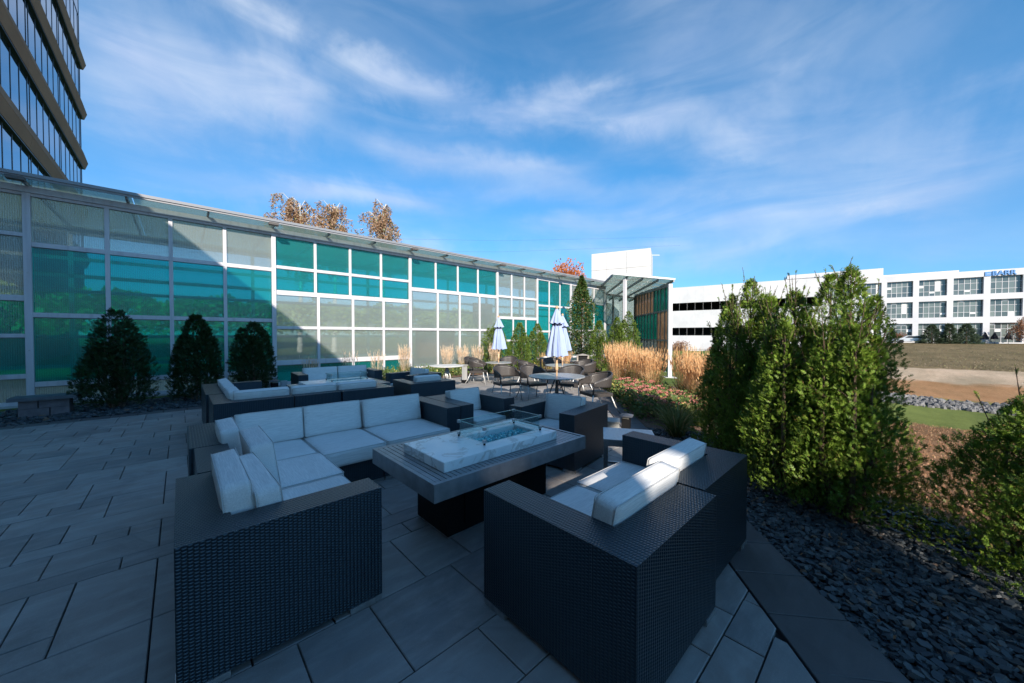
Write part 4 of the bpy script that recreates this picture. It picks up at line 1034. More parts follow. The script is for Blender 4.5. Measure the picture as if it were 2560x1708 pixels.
# grasses ------------------------------------------------------
def ribbons(base, tips, wid, bend):
    """thin blades of three segments; base, tips (n,3)"""
    n = len(base); d = tips - base; side = np.cross(d, rng.normal(0, 1, (n, 3))); side /= np.linalg.norm(side, axis=1, keepdims=True) + 1e-9
    V = []
    for u, w_ in ((0, 1), (.45, .9), (.8, .6), (1, .08)):
        p = base + d * u + np.array([0, 0, 1.0]) * (bend * (u - u * u))[:, None] * 1.0
        V += [p - side * (wid * w_)[:, None], p + side * (wid * w_)[:, None]]
    V = np.stack(V, 1).reshape(-1, 3); k = np.arange(n)[:, None] * 8
    F_ = np.concatenate([k + np.array([0, 1, 3, 2]), k + np.array([2, 3, 5, 4]), k + np.array([4, 5, 7, 6])]); return V, F_
def reed(label, loc, H, R, n, m=straw_m, group=None, name='feather_reed_grass', blades=160):
    t_ = thing(name, label, 'ornamental grass', loc, 0, group)
    a = rng.uniform(0, 2 * PI, n); r0 = R * .35 * rng.random(n) ** .5; r1 = r0 + R * .75 * rng.random(n) ** .8
    base = np.stack([np.cos(a) * r0, np.sin(a) * r0, np.zeros(n)], 1); h = H * rng.uniform(.72, 1.04, n)
    tips = np.stack([np.cos(a) * r1, np.sin(a) * r1, h], 1) + rng.normal(0, .02, (n, 3))
    V, F_ = ribbons(base, tips, np.full(n, .0022), np.zeros(n)); link('stems', np_mesh('stems', V, F_, m), t_)
    # seed plumes: overlapping slender diamonds round the top third
    k = 7; u = rng.uniform(.66, 1.0, (n, k)); d = tips - base
    P = (base[:, None] + d[:, None] * u[:, :, None]).reshape(-1, 3); O = np.repeat(d / np.linalg.norm(d, axis=1, keepdims=True), k, 0)
    q = rng.normal(0, 1, P.shape); sd = np.cross(O, q); sd /= np.linalg.norm(sd, axis=1, keepdims=True); L = H * .085
    wv = (.0085 * (1.15 - np.abs(u - .8) * 3.2).clip(.25, 1)).reshape(-1, 1)
    V = np.stack([P, P + O * L * .5 + sd * wv, P + O * L + sd * .004, P + O * L * .5 - sd * wv], 1).reshape(-1, 3)
    link('plumes', np_mesh('plumes', V, np.arange(len(P) * 4).reshape(-1, 4), m), t_)
    a = rng.uniform(0, 2 * PI, blades); r0 = R * .3 * rng.random(blades); r1 = R * rng.uniform(.5, 1.25, blades)
    base = np.stack([np.cos(a) * r0, np.sin(a) * r0, np.zeros(blades)], 1); tips = np.stack([np.cos(a) * r1, np.sin(a) * r1, H * rng.uniform(.15, .5, blades)], 1)
    V, F_ = ribbons(base, tips, np.full(blades, .006), np.full(blades, H * .5)); link('blades', np_mesh('blades', V, F_, blade_m), t_)
    return t_
wallg = [(2.85, 11.9, 'thin pale grass clump behind the far sofa, leftmost along the glazed wall', .9), (4.0, 11.95, 'thin pale grass clump behind the far sofa, second along the glazed wall', 1.0), (4.9, 12.0, 'straggly pale grass clump right of the far fire table', 1.0), (5.75, 11.7, 'dense pale grass clump catching the sun beside the wicker armchairs', 1.15),
         (7.55, 11.75, 'pale grass clump left of the white round table post', 1.12), (8.35, 11.9, 'pale grass clump above the white round table', 1.12), (9.15, 11.95, 'pale grass clump between the white table and the left umbrella', 1.1), (9.55, 11.3, 'pale grass clump beside the chairs of the left umbrella table', 1.2)]
for i, (x, y, lb, H) in enumerate(wallg): reed(lb, (x, y, 0), H, .27, 55 if i < 3 else 130, straw_pale, 'pale grasses along the glazed wall')
oran = []
k = 0
spots = [(9.3, 5.45), (9.9, 5.6), (10.3, 6.2), (10.9, 6.4), (9.2, 4.75), (9.9, 4.95), (10.6, 5.4), (8.75, 4.15), (8.6, 3.3), (9.2, 3.35), (8.1, 2.85), (8.8, 2.7), (9.7, 3.5), (7.7, 2.45)]
words = ['farthest left, nearest the glazed wing', 'second from the left at the back', 'behind the far corner of the flower bed', 'at the back of the bed beside the conifer', 'left front beside the wicker dining chair', 'in the middle of the left mass', 'right rear of the left mass', 'directly above the pink flowers', 'left side of the right mass', 'centre of the right mass', 'right mass, low front clump', 'right mass, clump nearest the conifers', 'right mass, rear clump against the lawn', 'rightmost, half behind the leftmost conifer']
for (x, y), wd in zip(spots, words): reed('tall orange feather reed grass clump, ' + wd, (x, y, zt(x, y) * .6), 1.08 + .30 * rng.random(), .36, 200, straw_m, 'orange feather reed grasses in the bed')
reed('small orange grass clump behind the litter bin', (11.6, 9.3, 0), .85, .4, 160, straw_m)
reed('small orange grass clump left of the litter bin', (10.9, 9.6, 0), .8, .35, 130, straw_m)
# sedum
hd = []
def sedum(label, loc, R, H, n):
    t_ = thing('sedum_plant', label, 'flowering plant', loc, rng.uniform(0, 6), 'pink flowering plants in the bed')
    P = []; O = []
    for k in range(n):
        a = rng.uniform(0, 2 * PI); r0 = R * rng.random() ** .6; h = H * rng.uniform(.7, 1.05) * (1 - .25 * (r0 / R) ** 2); cx, cy = math.cos(a) * r0, math.sin(a) * r0; hr = rng.uniform(.045, .085)
        for q in range(60):
            b = rng.uniform(0, 2 * PI); s = hr * rng.random() ** .5; P.append((cx + math.cos(b) * s, cy + math.sin(b) * s, h - s * s * 5 + rng.normal(0, .006))); O.append((math.cos(b) * .4, math.sin(b) * .4, 1))
    V, F_ = sprays(np.array(P), np.array(O), .020, 'leaf', .8, .5); tag(link('flower_heads', np_mesh('flower_heads', V, F_, sedum_flower), t_), kind='stuff')
    m_ = n * 26; a = rng.uniform(0, 2 * PI, m_); r0 = R * 1.1 * rng.random(m_) ** .5; P = np.stack([np.cos(a) * r0, np.sin(a) * r0, H * .9 * rng.random(m_)], 1)
    V, F_ = sprays(P, np.stack([np.cos(a), np.sin(a), a * 0], 1), .075, 'leaf', .9, .35); link('leaves', np_mesh('leaves', V, F_, sedum_leaf), t_)
sed = [(8.35, 4.65, 'far left end'), (7.95, 4.35, 'second from the far left'), (7.55, 3.95, 'left, brightest pink cushion'), (7.2, 3.65, 'centre, large red pink cushion'), (7.6, 3.45, 'centre rear'), (6.85, 3.3, 'front centre leaning over the border pavers'), (7.15, 3.0, 'right of centre'), (6.5, 2.95, 'front right over the border pavers'), (6.75, 2.6, 'right end beside the dark strap leaves'), (8.1, 3.9, 'rear left below the orange grass')]
for x, y, wd in sed: sedum('pink flowering sedum clump, ' + wd, (x, y, 0), .40, .46, 24)
def strap(label, loc, R, H, n, group):
    t_ = thing('strap_leaf_plant', label, 'plant', loc, 0, group); a = rng.uniform(0, 2 * PI, n); r0 = R * .25 * rng.random(n); r1 = R * rng.uniform(.4, 1.2, n)
    V, F_ = ribbons(np.stack([np.cos(a) * r0, np.sin(a) * r0, a * 0], 1), np.stack([np.cos(a) * r1, np.sin(a) * r1, H * rng.uniform(.25, .95, n)], 1), np.full(n, .006), np.full(n, H * .7)); link('blades', np_mesh('blades', V, F_, blade_m), t_)
for (x, y, wd) in [(6.3, 2.6, 'leftmost, beside the bollard lamp'), (5.9, 2.35, 'behind the metal side table'), (6.5, 2.25, 'between the flowers and the conifers'), (5.55, 2.25, 'low clump right of the metal side table'), (8.7, 5.0, 'bright tuft behind the right dining chair'), (8.95, 5.6, 'bright tuft left of the orange grass')]:
    strap('green strap leaved grass clump, ' + wd, (x, y, 0), .40, .48, 190, 'green strap leaved clumps in the bed')
# low ground cover under the pale grasses and loose blades on the field
def cover(name, label, pts, size, m, kind='leaf', up=.6):
    pts = np.array(pts); V, F_ = sprays(pts, rng.normal(0, .5, pts.shape), size, kind, .8, up); tag(link(name, np_mesh(name, V, F_, m)), label, 'ground cover', kind='stuff')
V, F_ = sprays(LV, np.tile(np.array([[1.0, .2, 0]]), (LVn, 1)), .03, 'leaf', 1.2, .0)
tag(link('fallen_leaves', np_mesh('fallen_leaves', V, F_, autumn_m)), 'scattered brown leaves fallen on the slate chips', 'leaves', kind='stuff')
pts = []
for k in range(9000):
    x, y = rng.uniform(4.2, 13.5), 11.15 + 1.5 * rng.random(); h = max(0, .28 + .22 * mn.noise(Vector((x * 1.5, y * 1.5, 3)))); pts.append((x, y, h * rng.random()))
cover('ground_cover', 'yellow green low plants at the foot of the pale grasses', pts, .08, sedum_leaf)
pts = []
for k in range(20000):
    s = 41 + 53 * rng.random() ** 1.5; l = rng.uniform(-.15, 1.6)
    x = s; y = -s * l * .5 + 3; z_ = zt(x, y); pts.append((x, y, z_))
cover('field_weeds', 'dry brown weeds covering the field before the offices', pts, .075, weed_m, 'leaf', .8)
pts = []
for k in range(38000):
    x = 4.9 + 15 * rng.random() ** 1.5; y = -1.3 + rng.uniform(-1, 1) * 6 + (x - 5) * -.25
    if .978 * x + .208 * y > 17 or y > 2.2: continue
    pts.append((x, y, zt(x, y)))
cover('lawn_grass', 'short dry tan grass blades on the near lawn', pts, .034, leaf_mat('dry_blade', (0.26, 0.13, 0.07), (0.48, 0.29, 0.16), (0.16, 0.17, 0.05), .2), 'leaf', 1.2)

# ------------------------------------------------------------------ stone bench
t_ = thing('stone_bench', 'low stone bench with a bluestone top in front of the glazed wall', 'bench', (-1.93, 11.16, -.01), rad(-2))
blk_m = mat('rough_wall_block', rough=0.9, fn=grain((0.13, 0.115, 0.125), (0.21, 0.18, 0.19), 6, 0.006, 30))
bx('seat_slab', mat('bluestone', (0.085, 0.10, 0.12), 0.6, fn=grain((0.07, 0.085, 0.10), (0.12, 0.135, 0.15), 5, 0.002, 50)), t_, -.42, .42, -.08, .36, .315, .38, .006)
for r, row in enumerate([[(-.31, -.08), (-.07, .31)], [(-.31, .06), (.07, .31)]]):
    for a, e in row: bx('block', blk_m, t_, a + .003, e - .003, -.0, .30, .158 - .158 * r + .002, .312 - .158 * r, .006)

# ------------------------------------------------------------------ wicker modules
HT = .66; BT = .205
def rbox(w_, d_, h_, r=.03, puff=.02, nx_=7):
    bm = bmesh.new(); bmesh.ops.create_cube(bm, size=2.0); bmesh.ops.subdivide_edges(bm, edges=bm.edges[:], cuts=nx_, use_grid_fill=True)
    hx, hy, hz = w_ / 2, d_ / 2, h_ / 2; r = min(r, hx * .9, hy * .9, hz * .95); sd = rng.random() * 50
    for v_ in bm.verts:
        c = v_.co; p = Vector((math.copysign(abs(c.x) ** .72, c.x) * hx, math.copysign(abs(c.y) ** .72, c.y) * hy, math.copysign(abs(c.z) ** .72, c.z) * hz)); i = Vector((max(-hx + r, min(hx - r, p.x)), max(-hy + r, min(hy - r, p.y)), max(-hz + r, min(hz - r, p.z)))); dd = p - i
        if dd.length > 1e-6: p = i + dd.normalized() * r
        k = (1 - c.x ** 4) * (1 - c.y ** 4) * (1 - min(1, abs(c.z)) * 0)
        p.z += puff * k * (c.z) ; p.y += puff * .5 * (1 - c.x ** 4) * (1 - c.z ** 4) * c.y; p.x += puff * .3 * (1 - c.y ** 4) * (1 - c.z ** 4) * c.x
        q = mn.noise_vector(p * 6 + Vector((sd, 0, 0))) * .0035; v_.co = p + q
    for f_ in bm.faces: f_.smooth = True
    me = D.meshes.new('cushion'); bm.to_mesh(me); bm.free(); me.materials.append(fabric); return me
def seam(w_, d_, z_, r=.0032):
    c = .014; P = []
    for cx, cy, a0 in ((w_ / 2 - c, d_ / 2 - c, 0), (-w_ / 2 + c, d_ / 2 - c, 90), (-w_ / 2 + c, -d_ / 2 + c, 180), (w_ / 2 - c, -d_ / 2 + c, 270)):
        for k in range(4): a = rad(a0 + 30 * k); P.append((cx + c * math.cos(a), cy + c * math.sin(a), z_))
    P.append(P[0]); return MB().tube(P, r, 5, cap=False).mesh('seam', piping_m, smooth=True)
def cushion(name, par, w_, d_, h_, loc, rot=(0, 0, 0), puff=.009):
    c = link(name, rbox(w_, d_, h_, .015, puff), par, loc, rot)
    for s_ in (-1, 1): link('piping', seam(w_ - .004, d_ - .004, s_ * (h_ / 2 - .003)), c)
    return c
def module(label, loc, rz, w_, d_, arms='', group=None, name='wicker_sofa_module', cat='sofa', aw=.195, sidew=None, backs=None, seats=None, over=.05, tilt=10):
    t_ = thing(name, label, cat, loc, rz, group); zb = .035
    yb = d_ - BT; aL = (sidew if 'L' in arms and sidew else aw) if ('l' in arms or 'L' in arms) else 0; aR = (sidew if 'R' in arms and sidew else aw) if ('r' in arms or 'R' in arms) else 0
    bx('back_frame', wicker, t_, 0, w_, yb, d_, zb, HT, .007, uv=True)
    if aL: bx('arm', wicker, t_, 0, aL, 0, yb - .001, zb, HT, .007, uv=True)
    if aR: bx('arm', wicker, t_, w_ - aR, w_, 0, yb - .001, zb, HT, .007, uv=True)
    bx('seat_base', wicker, t_, aL + .001, w_ - aR - .001, .012, yb - .001, zb, .285, .005, uv=True)
    for (x_, y_) in ((.005, 0), (w_ - .145, 0), (.005, d_ - .03), (w_ - .145, d_ - .03)):
        bx('foot', alu, t_, x_, x_ + .14, y_ - .004, y_ + .034, 0, zb - .001, .002)
    for (x_, y_) in ((0, .04), (w_ - .03, .04), (0, d_ - .18), (w_ - .03, d_ - .18)):
        bx('foot', alu, t_, x_ - .004, x_ + .034, y_, y_ + .14, 0, zb - .001, .002)
    x0_, x1_ = aL + .006, w_ - aR - .006
    for (a, e, fo) in (seats or [(x0_, x1_, over)]):
        y0_, y1_ = -fo, yb - .005; cushion('seat_cushion', t_, e - a, y1_ - y0_, .145, ((a + e) / 2, (y0_ + y1_) / 2, .286 + .0725))
    for b_ in (backs if backs is not None else [((x0_ + x1_) / 2, x1_ - x0_, .13)]):
        xc, bw, th = b_[:3]; zt__ = b_[3] if len(b_) > 3 else .755; yoff = b_[4] if len(b_) > 4 else 0
        hgt = zt__ - .425; c = cushion('back_cushion', t_, bw, hgt, th, (xc, yb - th / 2 - .03 - yoff, .43 + hgt / 2), (rad(90 - tilt), 0, 0), .006)
    return t_
GA = 'modules of the wicker corner sofa in the foreground'
module('wicker corner sofa module in the left foreground with one arm and two loose back cushions', (.85, 2.03, 0), rad(90), .995, .88, 'l', GA, backs=[(.62, .76, .13, .78, -.055)], seats=[(.205, .99, .09)], tilt=5)
cu = tag(cushion('loose_cushion', None, .80, .34, .12, (.335, 2.64, .565), (rad(84), 0, rad(92)), .012), 'thin grey back cushion standing loose in front of another cushion on the foreground corner sofa', 'cushion')
module('narrow armless wicker sofa module between the arm piece and the corner piece', (.93, 3.045, 0), rad(90), .685, .86, '', GA, backs=[(.30, .64, .14, .775, .06)], seats=[(-.0, .70, .04)], tilt=8)
cm = module('wicker corner module where the foreground sofa turns', (.04, 3.745, 0), 0, .915, .975, 'L', GA, sidew=.205, backs=[(.635, .58, .13)], seats=[(.212, .908, .0)])
cushion('side_cushion', cm, .60, .33, .13, (.27, .30, .595), (rad(84), 0, rad(90)), .012)
module('armless wicker module in the middle of the foreground sofa', (.962, 3.69, 0), 0, .615, 1.03, '', GA, over=.08, backs=[(.315, .60, .13)])
module('right end wicker module of the foreground sofa with a wide arm', (1.585, 3.69, 0), 0, .975, .99, 'r', GA, over=.08, backs=[(.385, .74, .13)])
GR = 'modules of the wicker loveseat in the right foreground'
module('left half of the right foreground wicker loveseat with arm', (2.17, 1.60, 0), rad(180), .90, .94, 'r', GR, backs=[(.335, .73, .12, .755)], seats=[(.006, .70, .0)])
module('right half of the right foreground wicker loveseat beside the conifers', (3.07, 1.64, 0), rad(180), .875, .91, 'l', GR, backs=[(.56, .70, .12, .755)], seats=[(.20, .87, .0)])
module('wicker armchair beside the foreground fire table facing the camera', (2.575, 3.70, 0), 0, .92, .90, 'lr', None, 'wicker_armchair', 'armchair')
module('wicker armchair at the right end of the fire table turned to the left', (3.05, 3.32, 0), rad(-90 + 8), .93, .88, 'lr', None, 'wicker_armchair', 'armchair')
G2 = 'modules of the wicker corner sofa around the far fire table'
cm = module('wicker corner module of the far sofa seen from behind', (1.20, 6.93, 0), rad(180), .90, 1.0, 'R', G2, sidew=.205, backs=[(.34, .66, .13, .76)])
cushion('side_cushion', cm, .62, .33, .13, (.64, .36, .60), (rad(84), 0, rad(-90)), .012)
module('middle armless module of the far sofa seen from behind', (1.85, 6.90, 0), rad(180), .635, .97, '', G2, backs=[(.315, .62, .13, .76)])
module('right end module of the far sofa seen from behind', (2.70, 6.80, 0), rad(180), .84, .90, 'l', G2, backs=[(.52, .62, .13, .76)])
module('left wing of the far sofa with a low arm towards the glazed wall', (1.15, 6.98, 0), rad(90), 1.54, .88, 'r', G2, backs=[(.34, .64, .13, .76), (1.0, .64, .13, .76)])
module('left half of the wicker sofa facing the camera beyond the far fire table', (1.90, 8.95, 0), rad(-2), .95, .9, 'l', 'halves of the wicker sofa beyond the far fire table', backs=[(.57, .74, .13, .76)])
module('right half of the wicker sofa facing the camera beyond the far fire table', (2.86, 8.91, 0), rad(-2), .90, .9, 'r', 'halves of the wicker sofa beyond the far fire table', backs=[(.35, .69, .13, .76)])
module('wicker armchair near the pale grasses turned to the left', (3.52, 8.12, 0), rad(-90 + 9), .95, .88, 'lr', None, 'wicker_armchair', 'armchair')
module('wicker armchair seen from behind between the two fire tables', (4.02, 6.76, 0), rad(180 - 4), .92, .88, 'lr', None, 'wicker_armchair', 'armchair')

# ------------------------------------------------------------------ fire tables
def fire_table(label, loc):
    t_ = thing('fire_table', label, 'fire table', loc, 0, 'slatted fire pit tables'); L, Wd = 1.62, .99; zt0 = .60
    bx('base', black_m, t_, .30, 1.41, .31, .78, .02, .478, .006); bx('base_trim', alu, t_, .31, 1.40, .32, .77, .0, .0195)
    bx('service_door', black_m, t_, .45, 1.2, .300, .3095, .08, .43, .002)
    for n_, a in (('apron', (0, L, 0, .03)), ('apron', (0, L, Wd - .03, Wd)), ('apron', (0, .03, .0305, Wd - .0305)), ('apron', (L - .03, L, .0305, Wd - .0305))):
        bx(n_, slat_m, t_, *a, .48, zt0, .002)
    bx('deck_support', black_m, t_, .031, L - .031, .031, Wd - .031, .482, .575)
    x = .034; sm = MB().box(0, .034, 0, Wd - .062, 0, .024).mesh('slat', slat_m, .002)
    while x < L - .06: link('slat', sm, t_, (x, .031, .5755)); x += .0405
    # stone slab with the burner opening
    X0, X1, Y0, Y1 = .15, 1.35, .125, .73; hx0, hx1, hy0, hy1 = .64, 1.22, .285, .56; z0, z1 = .6005, .672
    v = [(X0, Y0), (X1, Y0), (X1, Y1), (X0, Y1), (hx0, hy0), (hx1, hy0), (hx1, hy1), (hx0, hy1)]; VV = [(a, b, z1) for a, b in v] + [(a, b, z0) for a, b in v]
    ff = []
    for i in range(4):
        j = (i + 1) % 4; ff += [(i, j, j + 4, i + 4), (j + 8, i + 8, i + 12, j + 12), (i + 8, j + 8, j, i), (i + 4, j + 4, j + 12, i + 12)]
    me = pydata('stone_slab', VV, ff, marble); bm = bmesh.new(); bm.from_mesh(me); bmesh.ops.bevel(bm, geom=[e for e in bm.edges if e.calc_face_angle(0) > .5], offset=.003, segments=2, affect='EDGES'); bm.to_mesh(me); bm.free()
    link('stone_slab', me, t_)
    bx('burner_tray', alu, t_, hx0 + .001, hx1 - .001, hy0 + .001, hy1 - .001, .6005, .606)
    V = []; F_ = []
    for k in range(900):
        x, y = rng.uniform(hx0 + .02, hx1 - .02), rng.uniform(hy0 + .02, hy1 - .02); s = rng.uniform(.006, .014); z = .612 + rng.uniform(0, .045) * (1 - ((y - .4225) / .14) ** 2); o = len(V)
        M = Matrix.Rotation(rng.uniform(0, 6), 3, 'Z') @ Matrix.Rotation(rng.uniform(0, 6), 3, 'X')
        for p in ((1, 0, 0), (-1, .1, 0), (0, 1, .1), (0, -1, 0), (0, 0, 1), (.1, 0, -1)): q = M @ (Vector(p) * s); V.append((x + q.x, y + q.y, z + q.z))
        F_ += [(o + a, o + b, o + c) for a, b, c in ((0, 2, 4), (2, 1, 4), (1, 3, 4), (3, 0, 4), (2, 0, 5), (1, 2, 5), (3, 1, 5), (0, 3, 5))]
    tag(link('fire_glass', pydata('fire_glass', V, F_, fireglass), t_), kind='stuff')
    gx0, gx1, gy0, gy1 = .60, 1.255, .245, .60
    for a, b in (((gx0, gy0), (gx1, gy0)), ((gx1, gy0), (gx1, gy1)), ((gx1, gy1), (gx0, gy1)), ((gx0, gy1), (gx0, gy0))):
        A, B = Vector((*a, .745)), Vector((*b, .745)); d = (B - A).normalized() * .012
        MB().beam(A + d, B - d, .006, .125).obj('glass_pane', clear_glass, t_)
        MB().beam(A + d + Vector((0, 0, .064)), B - d + Vector((0, 0, .064)), .0062, .0025).obj('glass_edge', edge_glass, t_)
    for a in ((gx0, gy0), (gx1, gy0), (gx1, gy1), (gx0, gy1)):
        bx('clip', alu, t_, a[0] - .012, a[0] + .012, a[1] - .012, a[1] + .012, .79, .814, .002)
        bx('clip', alu, t_, a[0] - .012, a[0] + .012, a[1] - .012, a[1] + .012, .69, .712, .002)
        MB().lathe([(.009, 0), (.009, .0175)], 8).obj('clip_foot', black_m, t_, loc=(*a, .6725))
    return t_
ft = fire_table('slatted grey fire table with a pale stone slab and blue fire glass in the foreground', (1.165, 1.97, 0))
dup(ft, (1.475, 6.93, 0), 0, 'slatted grey fire table with a pale stone slab between the far sofas')

# ------------------------------------------------------------------ metal side table, utility box, bollard lamps, bin
t_ = thing('side_table', 'small brushed metal side table beside the loveseat arm', 'side table', (3.46, 1.90, 0), rad(33))
bx('top', alu, t_, -.24, .24, -.26, .26, .478, .50, .003)
bx('apron', alu, t_, -.235, .235, -.255, .255, .43, .4775, .002)
for sx in (-1, 1):
    for sy in (-1, 1): bx('leg', alu, t_, sx * .215 - .02, sx * .215 + .02, sy * .235 - .02, sy * .235 + .02, 0, .4295, .002)
    bx('stretcher', alu, t_, sx * .215 - .012, sx * .215 + .012, -.214, .214, .10, .125)
bx('stretcher', alu, t_, -.202, .202, -.012, .012, .128, .15)
for k in range(7): bx('perforation', trim_dark, t_, -.004, .004, -.16 + k * .03, -.145 + k * .03, .5001, .5012)
t_ = thing('utility_box', 'small weathered grey plastic box on the paving behind the side table', 'box', (4.72, 2.87, 0), rad(30))
bx('body', mat('weathered_plastic', (0.30, 0.30, 0.28), 0.7, fn=grain((0.24, 0.24, 0.22), (0.36, 0.36, 0.34), 12)), t_, -.13, .13, -.11, .11, 0, .26, .02); bx('lid', mat('weathered_plastic'), t_, -.14, .14, -.12, .12, .262, .285, .008)
def bollard(label, loc):
    t_ = thing('bollard_lamp', label, 'bollard lamp', loc, rad(20), 'low bollard lamps')
    bx('post', black_m, t_, -.06, .06, -.06, .06, 0, .27, .004); bx('lens', mat('frosted_lens', (0.5, 0.48, 0.42), 0.4), t_, -.05, .05, -.05, .05, .2705, .305)
    v = [(-.10, -.10, .306), (.10, -.10, .306), (.10, .10, .306), (-.10, .10, .306), (-.085, -.085, .32), (.085, -.085, .32), (.085, .085, .32), (-.085, .085, .32), (0, 0, .345)]
    link('cap', pydata('cap', v, [(3, 2, 1, 0), (0, 1, 5, 4), (1, 2, 6, 5), (2, 3, 7, 6), (3, 0, 4, 7), (4, 5, 8), (5, 6, 8), (6, 7, 8), (7, 4, 8)], charcoal), t_)
    return t_
b0 = bollard('low black bollard lamp behind the metal side table beside the flower bed', (5.02, 2.80, 0))
b1 = dup(b0, (1.78, 10.95, -.01), rad(5), 'low black bollard lamp at the right of the dark evergreens'); b1.scale = (1.15, 1.15, 1.2)
dup(b0, (10.85, 7.35, 0), rad(40), 'low bollard lamp right of the litter bin')
t_ = thing('power_pedestal', 'small grey outlet pedestal beside the bollard lamp at the glazed wall', 'outlet', (1.98, 10.9, -.01)); bx('post', alu, t_, -.02, .02, -.02, .02, 0, .2); bx('outlet_box', mat('grey_plastic', (0.4, 0.42, 0.44), 0.5), t_, -.07, .07, -.045, .045, .2005, .36, .01)
t_ = thing('litter_bin', 'square beige litter bin with a peaked open hood beyond the dining tables', 'bin', (10.35, 7.45, 0), rad(38))
binm = mat('beige_aggregate', rough=0.85, fn=grain((0.24, 0.21, 0.18), (0.40, 0.36, 0.31), 40))
bx('body', binm, t_, -.21, .21, -.21, .21, 0, .66, .01)
for sx in (-1, 1):
    for sy in (-1, 1): bx('hood_post', binm, t_, sx * .185 - .025, sx * .185 + .025, sy * .185 - .025, sy * .185 + .025, .6605, .84)
bx('hood_inner', black_m, t_, -.15, .15, -.15, .15, .6605, .835)
v = [(-.22, -.22, .84), (.22, -.22, .84), (.22, .22, .84), (-.22, .22, .84), (0, 0, .90)]; link('hood', pydata('hood', v, [(3, 2, 1, 0), (0, 1, 4), (1, 2, 4), (2, 3, 4), (3, 0, 4)], binm), t_)

# ------------------------------------------------------------------ dining tables, chairs, umbrellas
tabm = mat('pale_mesh_tabletop', rough=0.35, metal=0.3, fn=grain((0.34, 0.34, 0.33), (0.46, 0.46, 0.45), 25))
def dining_table(label, loc, r, H=.68, m=tabm, legm=charcoal, group='round dining tables'):
    t_ = thing('round_table', label, 'table', loc, 0, group)
    MB().lathe([(r - .008, H - .022), (r, H - .018), (r, H - .004), (r - .006, H)], 48).obj('tabletop', m, t_)
    MB().lathe([(.024, .02), (.024, H - .023)], 14).obj('column', legm, t_, smooth=True)
    for k in range(4):
        a = k * PI / 2 + .5; c, s = math.cos(a), math.sin(a); R_ = r * .62
        MB().tube([(c * .03, s * .03, H - .06), (c * R_ * .35, s * R_ * .35, H * .55), (c * R_ * .45, s * R_ * .45, H * .3), (c * R_ * .8, s * R_ * .8, .08), (c * R_, s * R_, .012)], .013, 7).obj('leg', legm, t_, smooth=True)
    ring = [(math.cos(q * PI / 12) * r * .34, math.sin(q * PI / 12) * r * .34, H * .38) for q in range(25)]; MB().tube(ring, .009, 6, cap=False).obj('ring', legm, t_, smooth=True)
    return t_
T1c, T2c, T3c = (5.90, 4.92), (8.17, 6.60), (7.46, 8.63)
dining_table('round grey dining table nearest the camera with the tall closed umbrella', (*T1c, 0), .60)
dining_table('round pale dining table behind the nearest one, in the middle', (*T2c, 0), .50)
dining_table('round pale dining table under the left closed umbrella', (*T3c, 0), .42)
dining_table('white round table with curved legs by the pale grasses', (5.60, 8.74, 0), .47, .68, mat('white_tabletop', (0.62, 0.61, 0.58), 0.5, fn=grain((0.55, 0.54, 0.51), (0.66, 0.65, 0.62), 12)), leg_white, None)
t_ = thing('stone_pedestal', 'white square post stand with a black foot beside the white round table', 'post', (6.75, 9.5, 0), rad(10)); bx('shaft', leg_white, t_, -.06, .06, -.06, .06, .0, .56, .004); bx('cap', leg_white, t_, -.085, .085, -.085, .085, .561, .59, .004); bx('foot', black_m, t_, -.075, .075, -.075, .075, .0, .10, .003)

def chair_parts(t_):
    bx('seat', chair_wicker, t_, -.245, .245, -.235, .235, .345, .405, .022)
    # wrap round back and arms
    V = []; F_ = []; N = 30; M_ = 6
    for i in range(N + 1):
        a = rad(-128 + 256 * i / N); b = abs(a) / rad(128)                     # 0 = middle of the back
        topz = .805 - .20 * b ** 1.6; botz = .50 + .05 * b ** 1.3
        rx, ry = .285, .275; fl = max(0, b - .62) / .38
        for j in range(M_ + 1):
            u = j / M_; z = botz + (topz - botz) * u; o = 1 + .14 * u * (1 - b * .6)
            x = math.sin(a) * rx * o; y = math.cos(a) * ry * o
            if fl > 0: y = math.cos(a) * ry - fl * .06; x = math.copysign(rx * (.98), math.sin(a)) * (1 - .03 * fl)
            V.append((x, y, z))
    for i in range(N):
        for j in range(M_): q = i * (M_ + 1) + j; F_.append((q, q + M_ + 1, q + M_ + 2, q + 1))
    me = pydata('back_shell', V, F_, chair_wicker, True); o = link('back_shell', me, t_); md = o.modifiers.new('thick', 'SOLIDIFY'); md.thickness = .018
    rim = [V[i * (M_ + 1) + M_] for i in range(N + 1)]; MB().tube(rim, .014, 6).obj('rim', chair_wicker, t_, smooth=True)
    for sx in (-1, 1):
        MB().tube([(sx * .27, -.215, .60), (sx * .262, -.225, .40)], .017, 7).obj('arm_post', chair_wicker, t_, smooth=True)
        MB().tube([(sx * .25, -.215, .385), (sx * .262, -.25, .18), (sx * .275, -.29, .0)], .013, 7).obj('leg', leg_white, t_, smooth=True)
        MB().tube([(sx * .225, .20, .36), (sx * .255, .28, .15), (sx * .29, .37, .0)], .013, 7).obj('leg', leg_white, t_, smooth=True)
ch = thing('dining_chair', 'wicker tub chair with its back to the left, left of the nearest dining table', 'chair', (6.22, 5.92, 0), 0, 'wicker dining chairs'); chair_parts(ch)
def face(px, py, tx, ty): return math.atan2(ty - py, tx - px) + PI / 2    # local -y looks at the target
ch.rotation_euler = (0, 0, face(6.22, 5.92, *T1c))
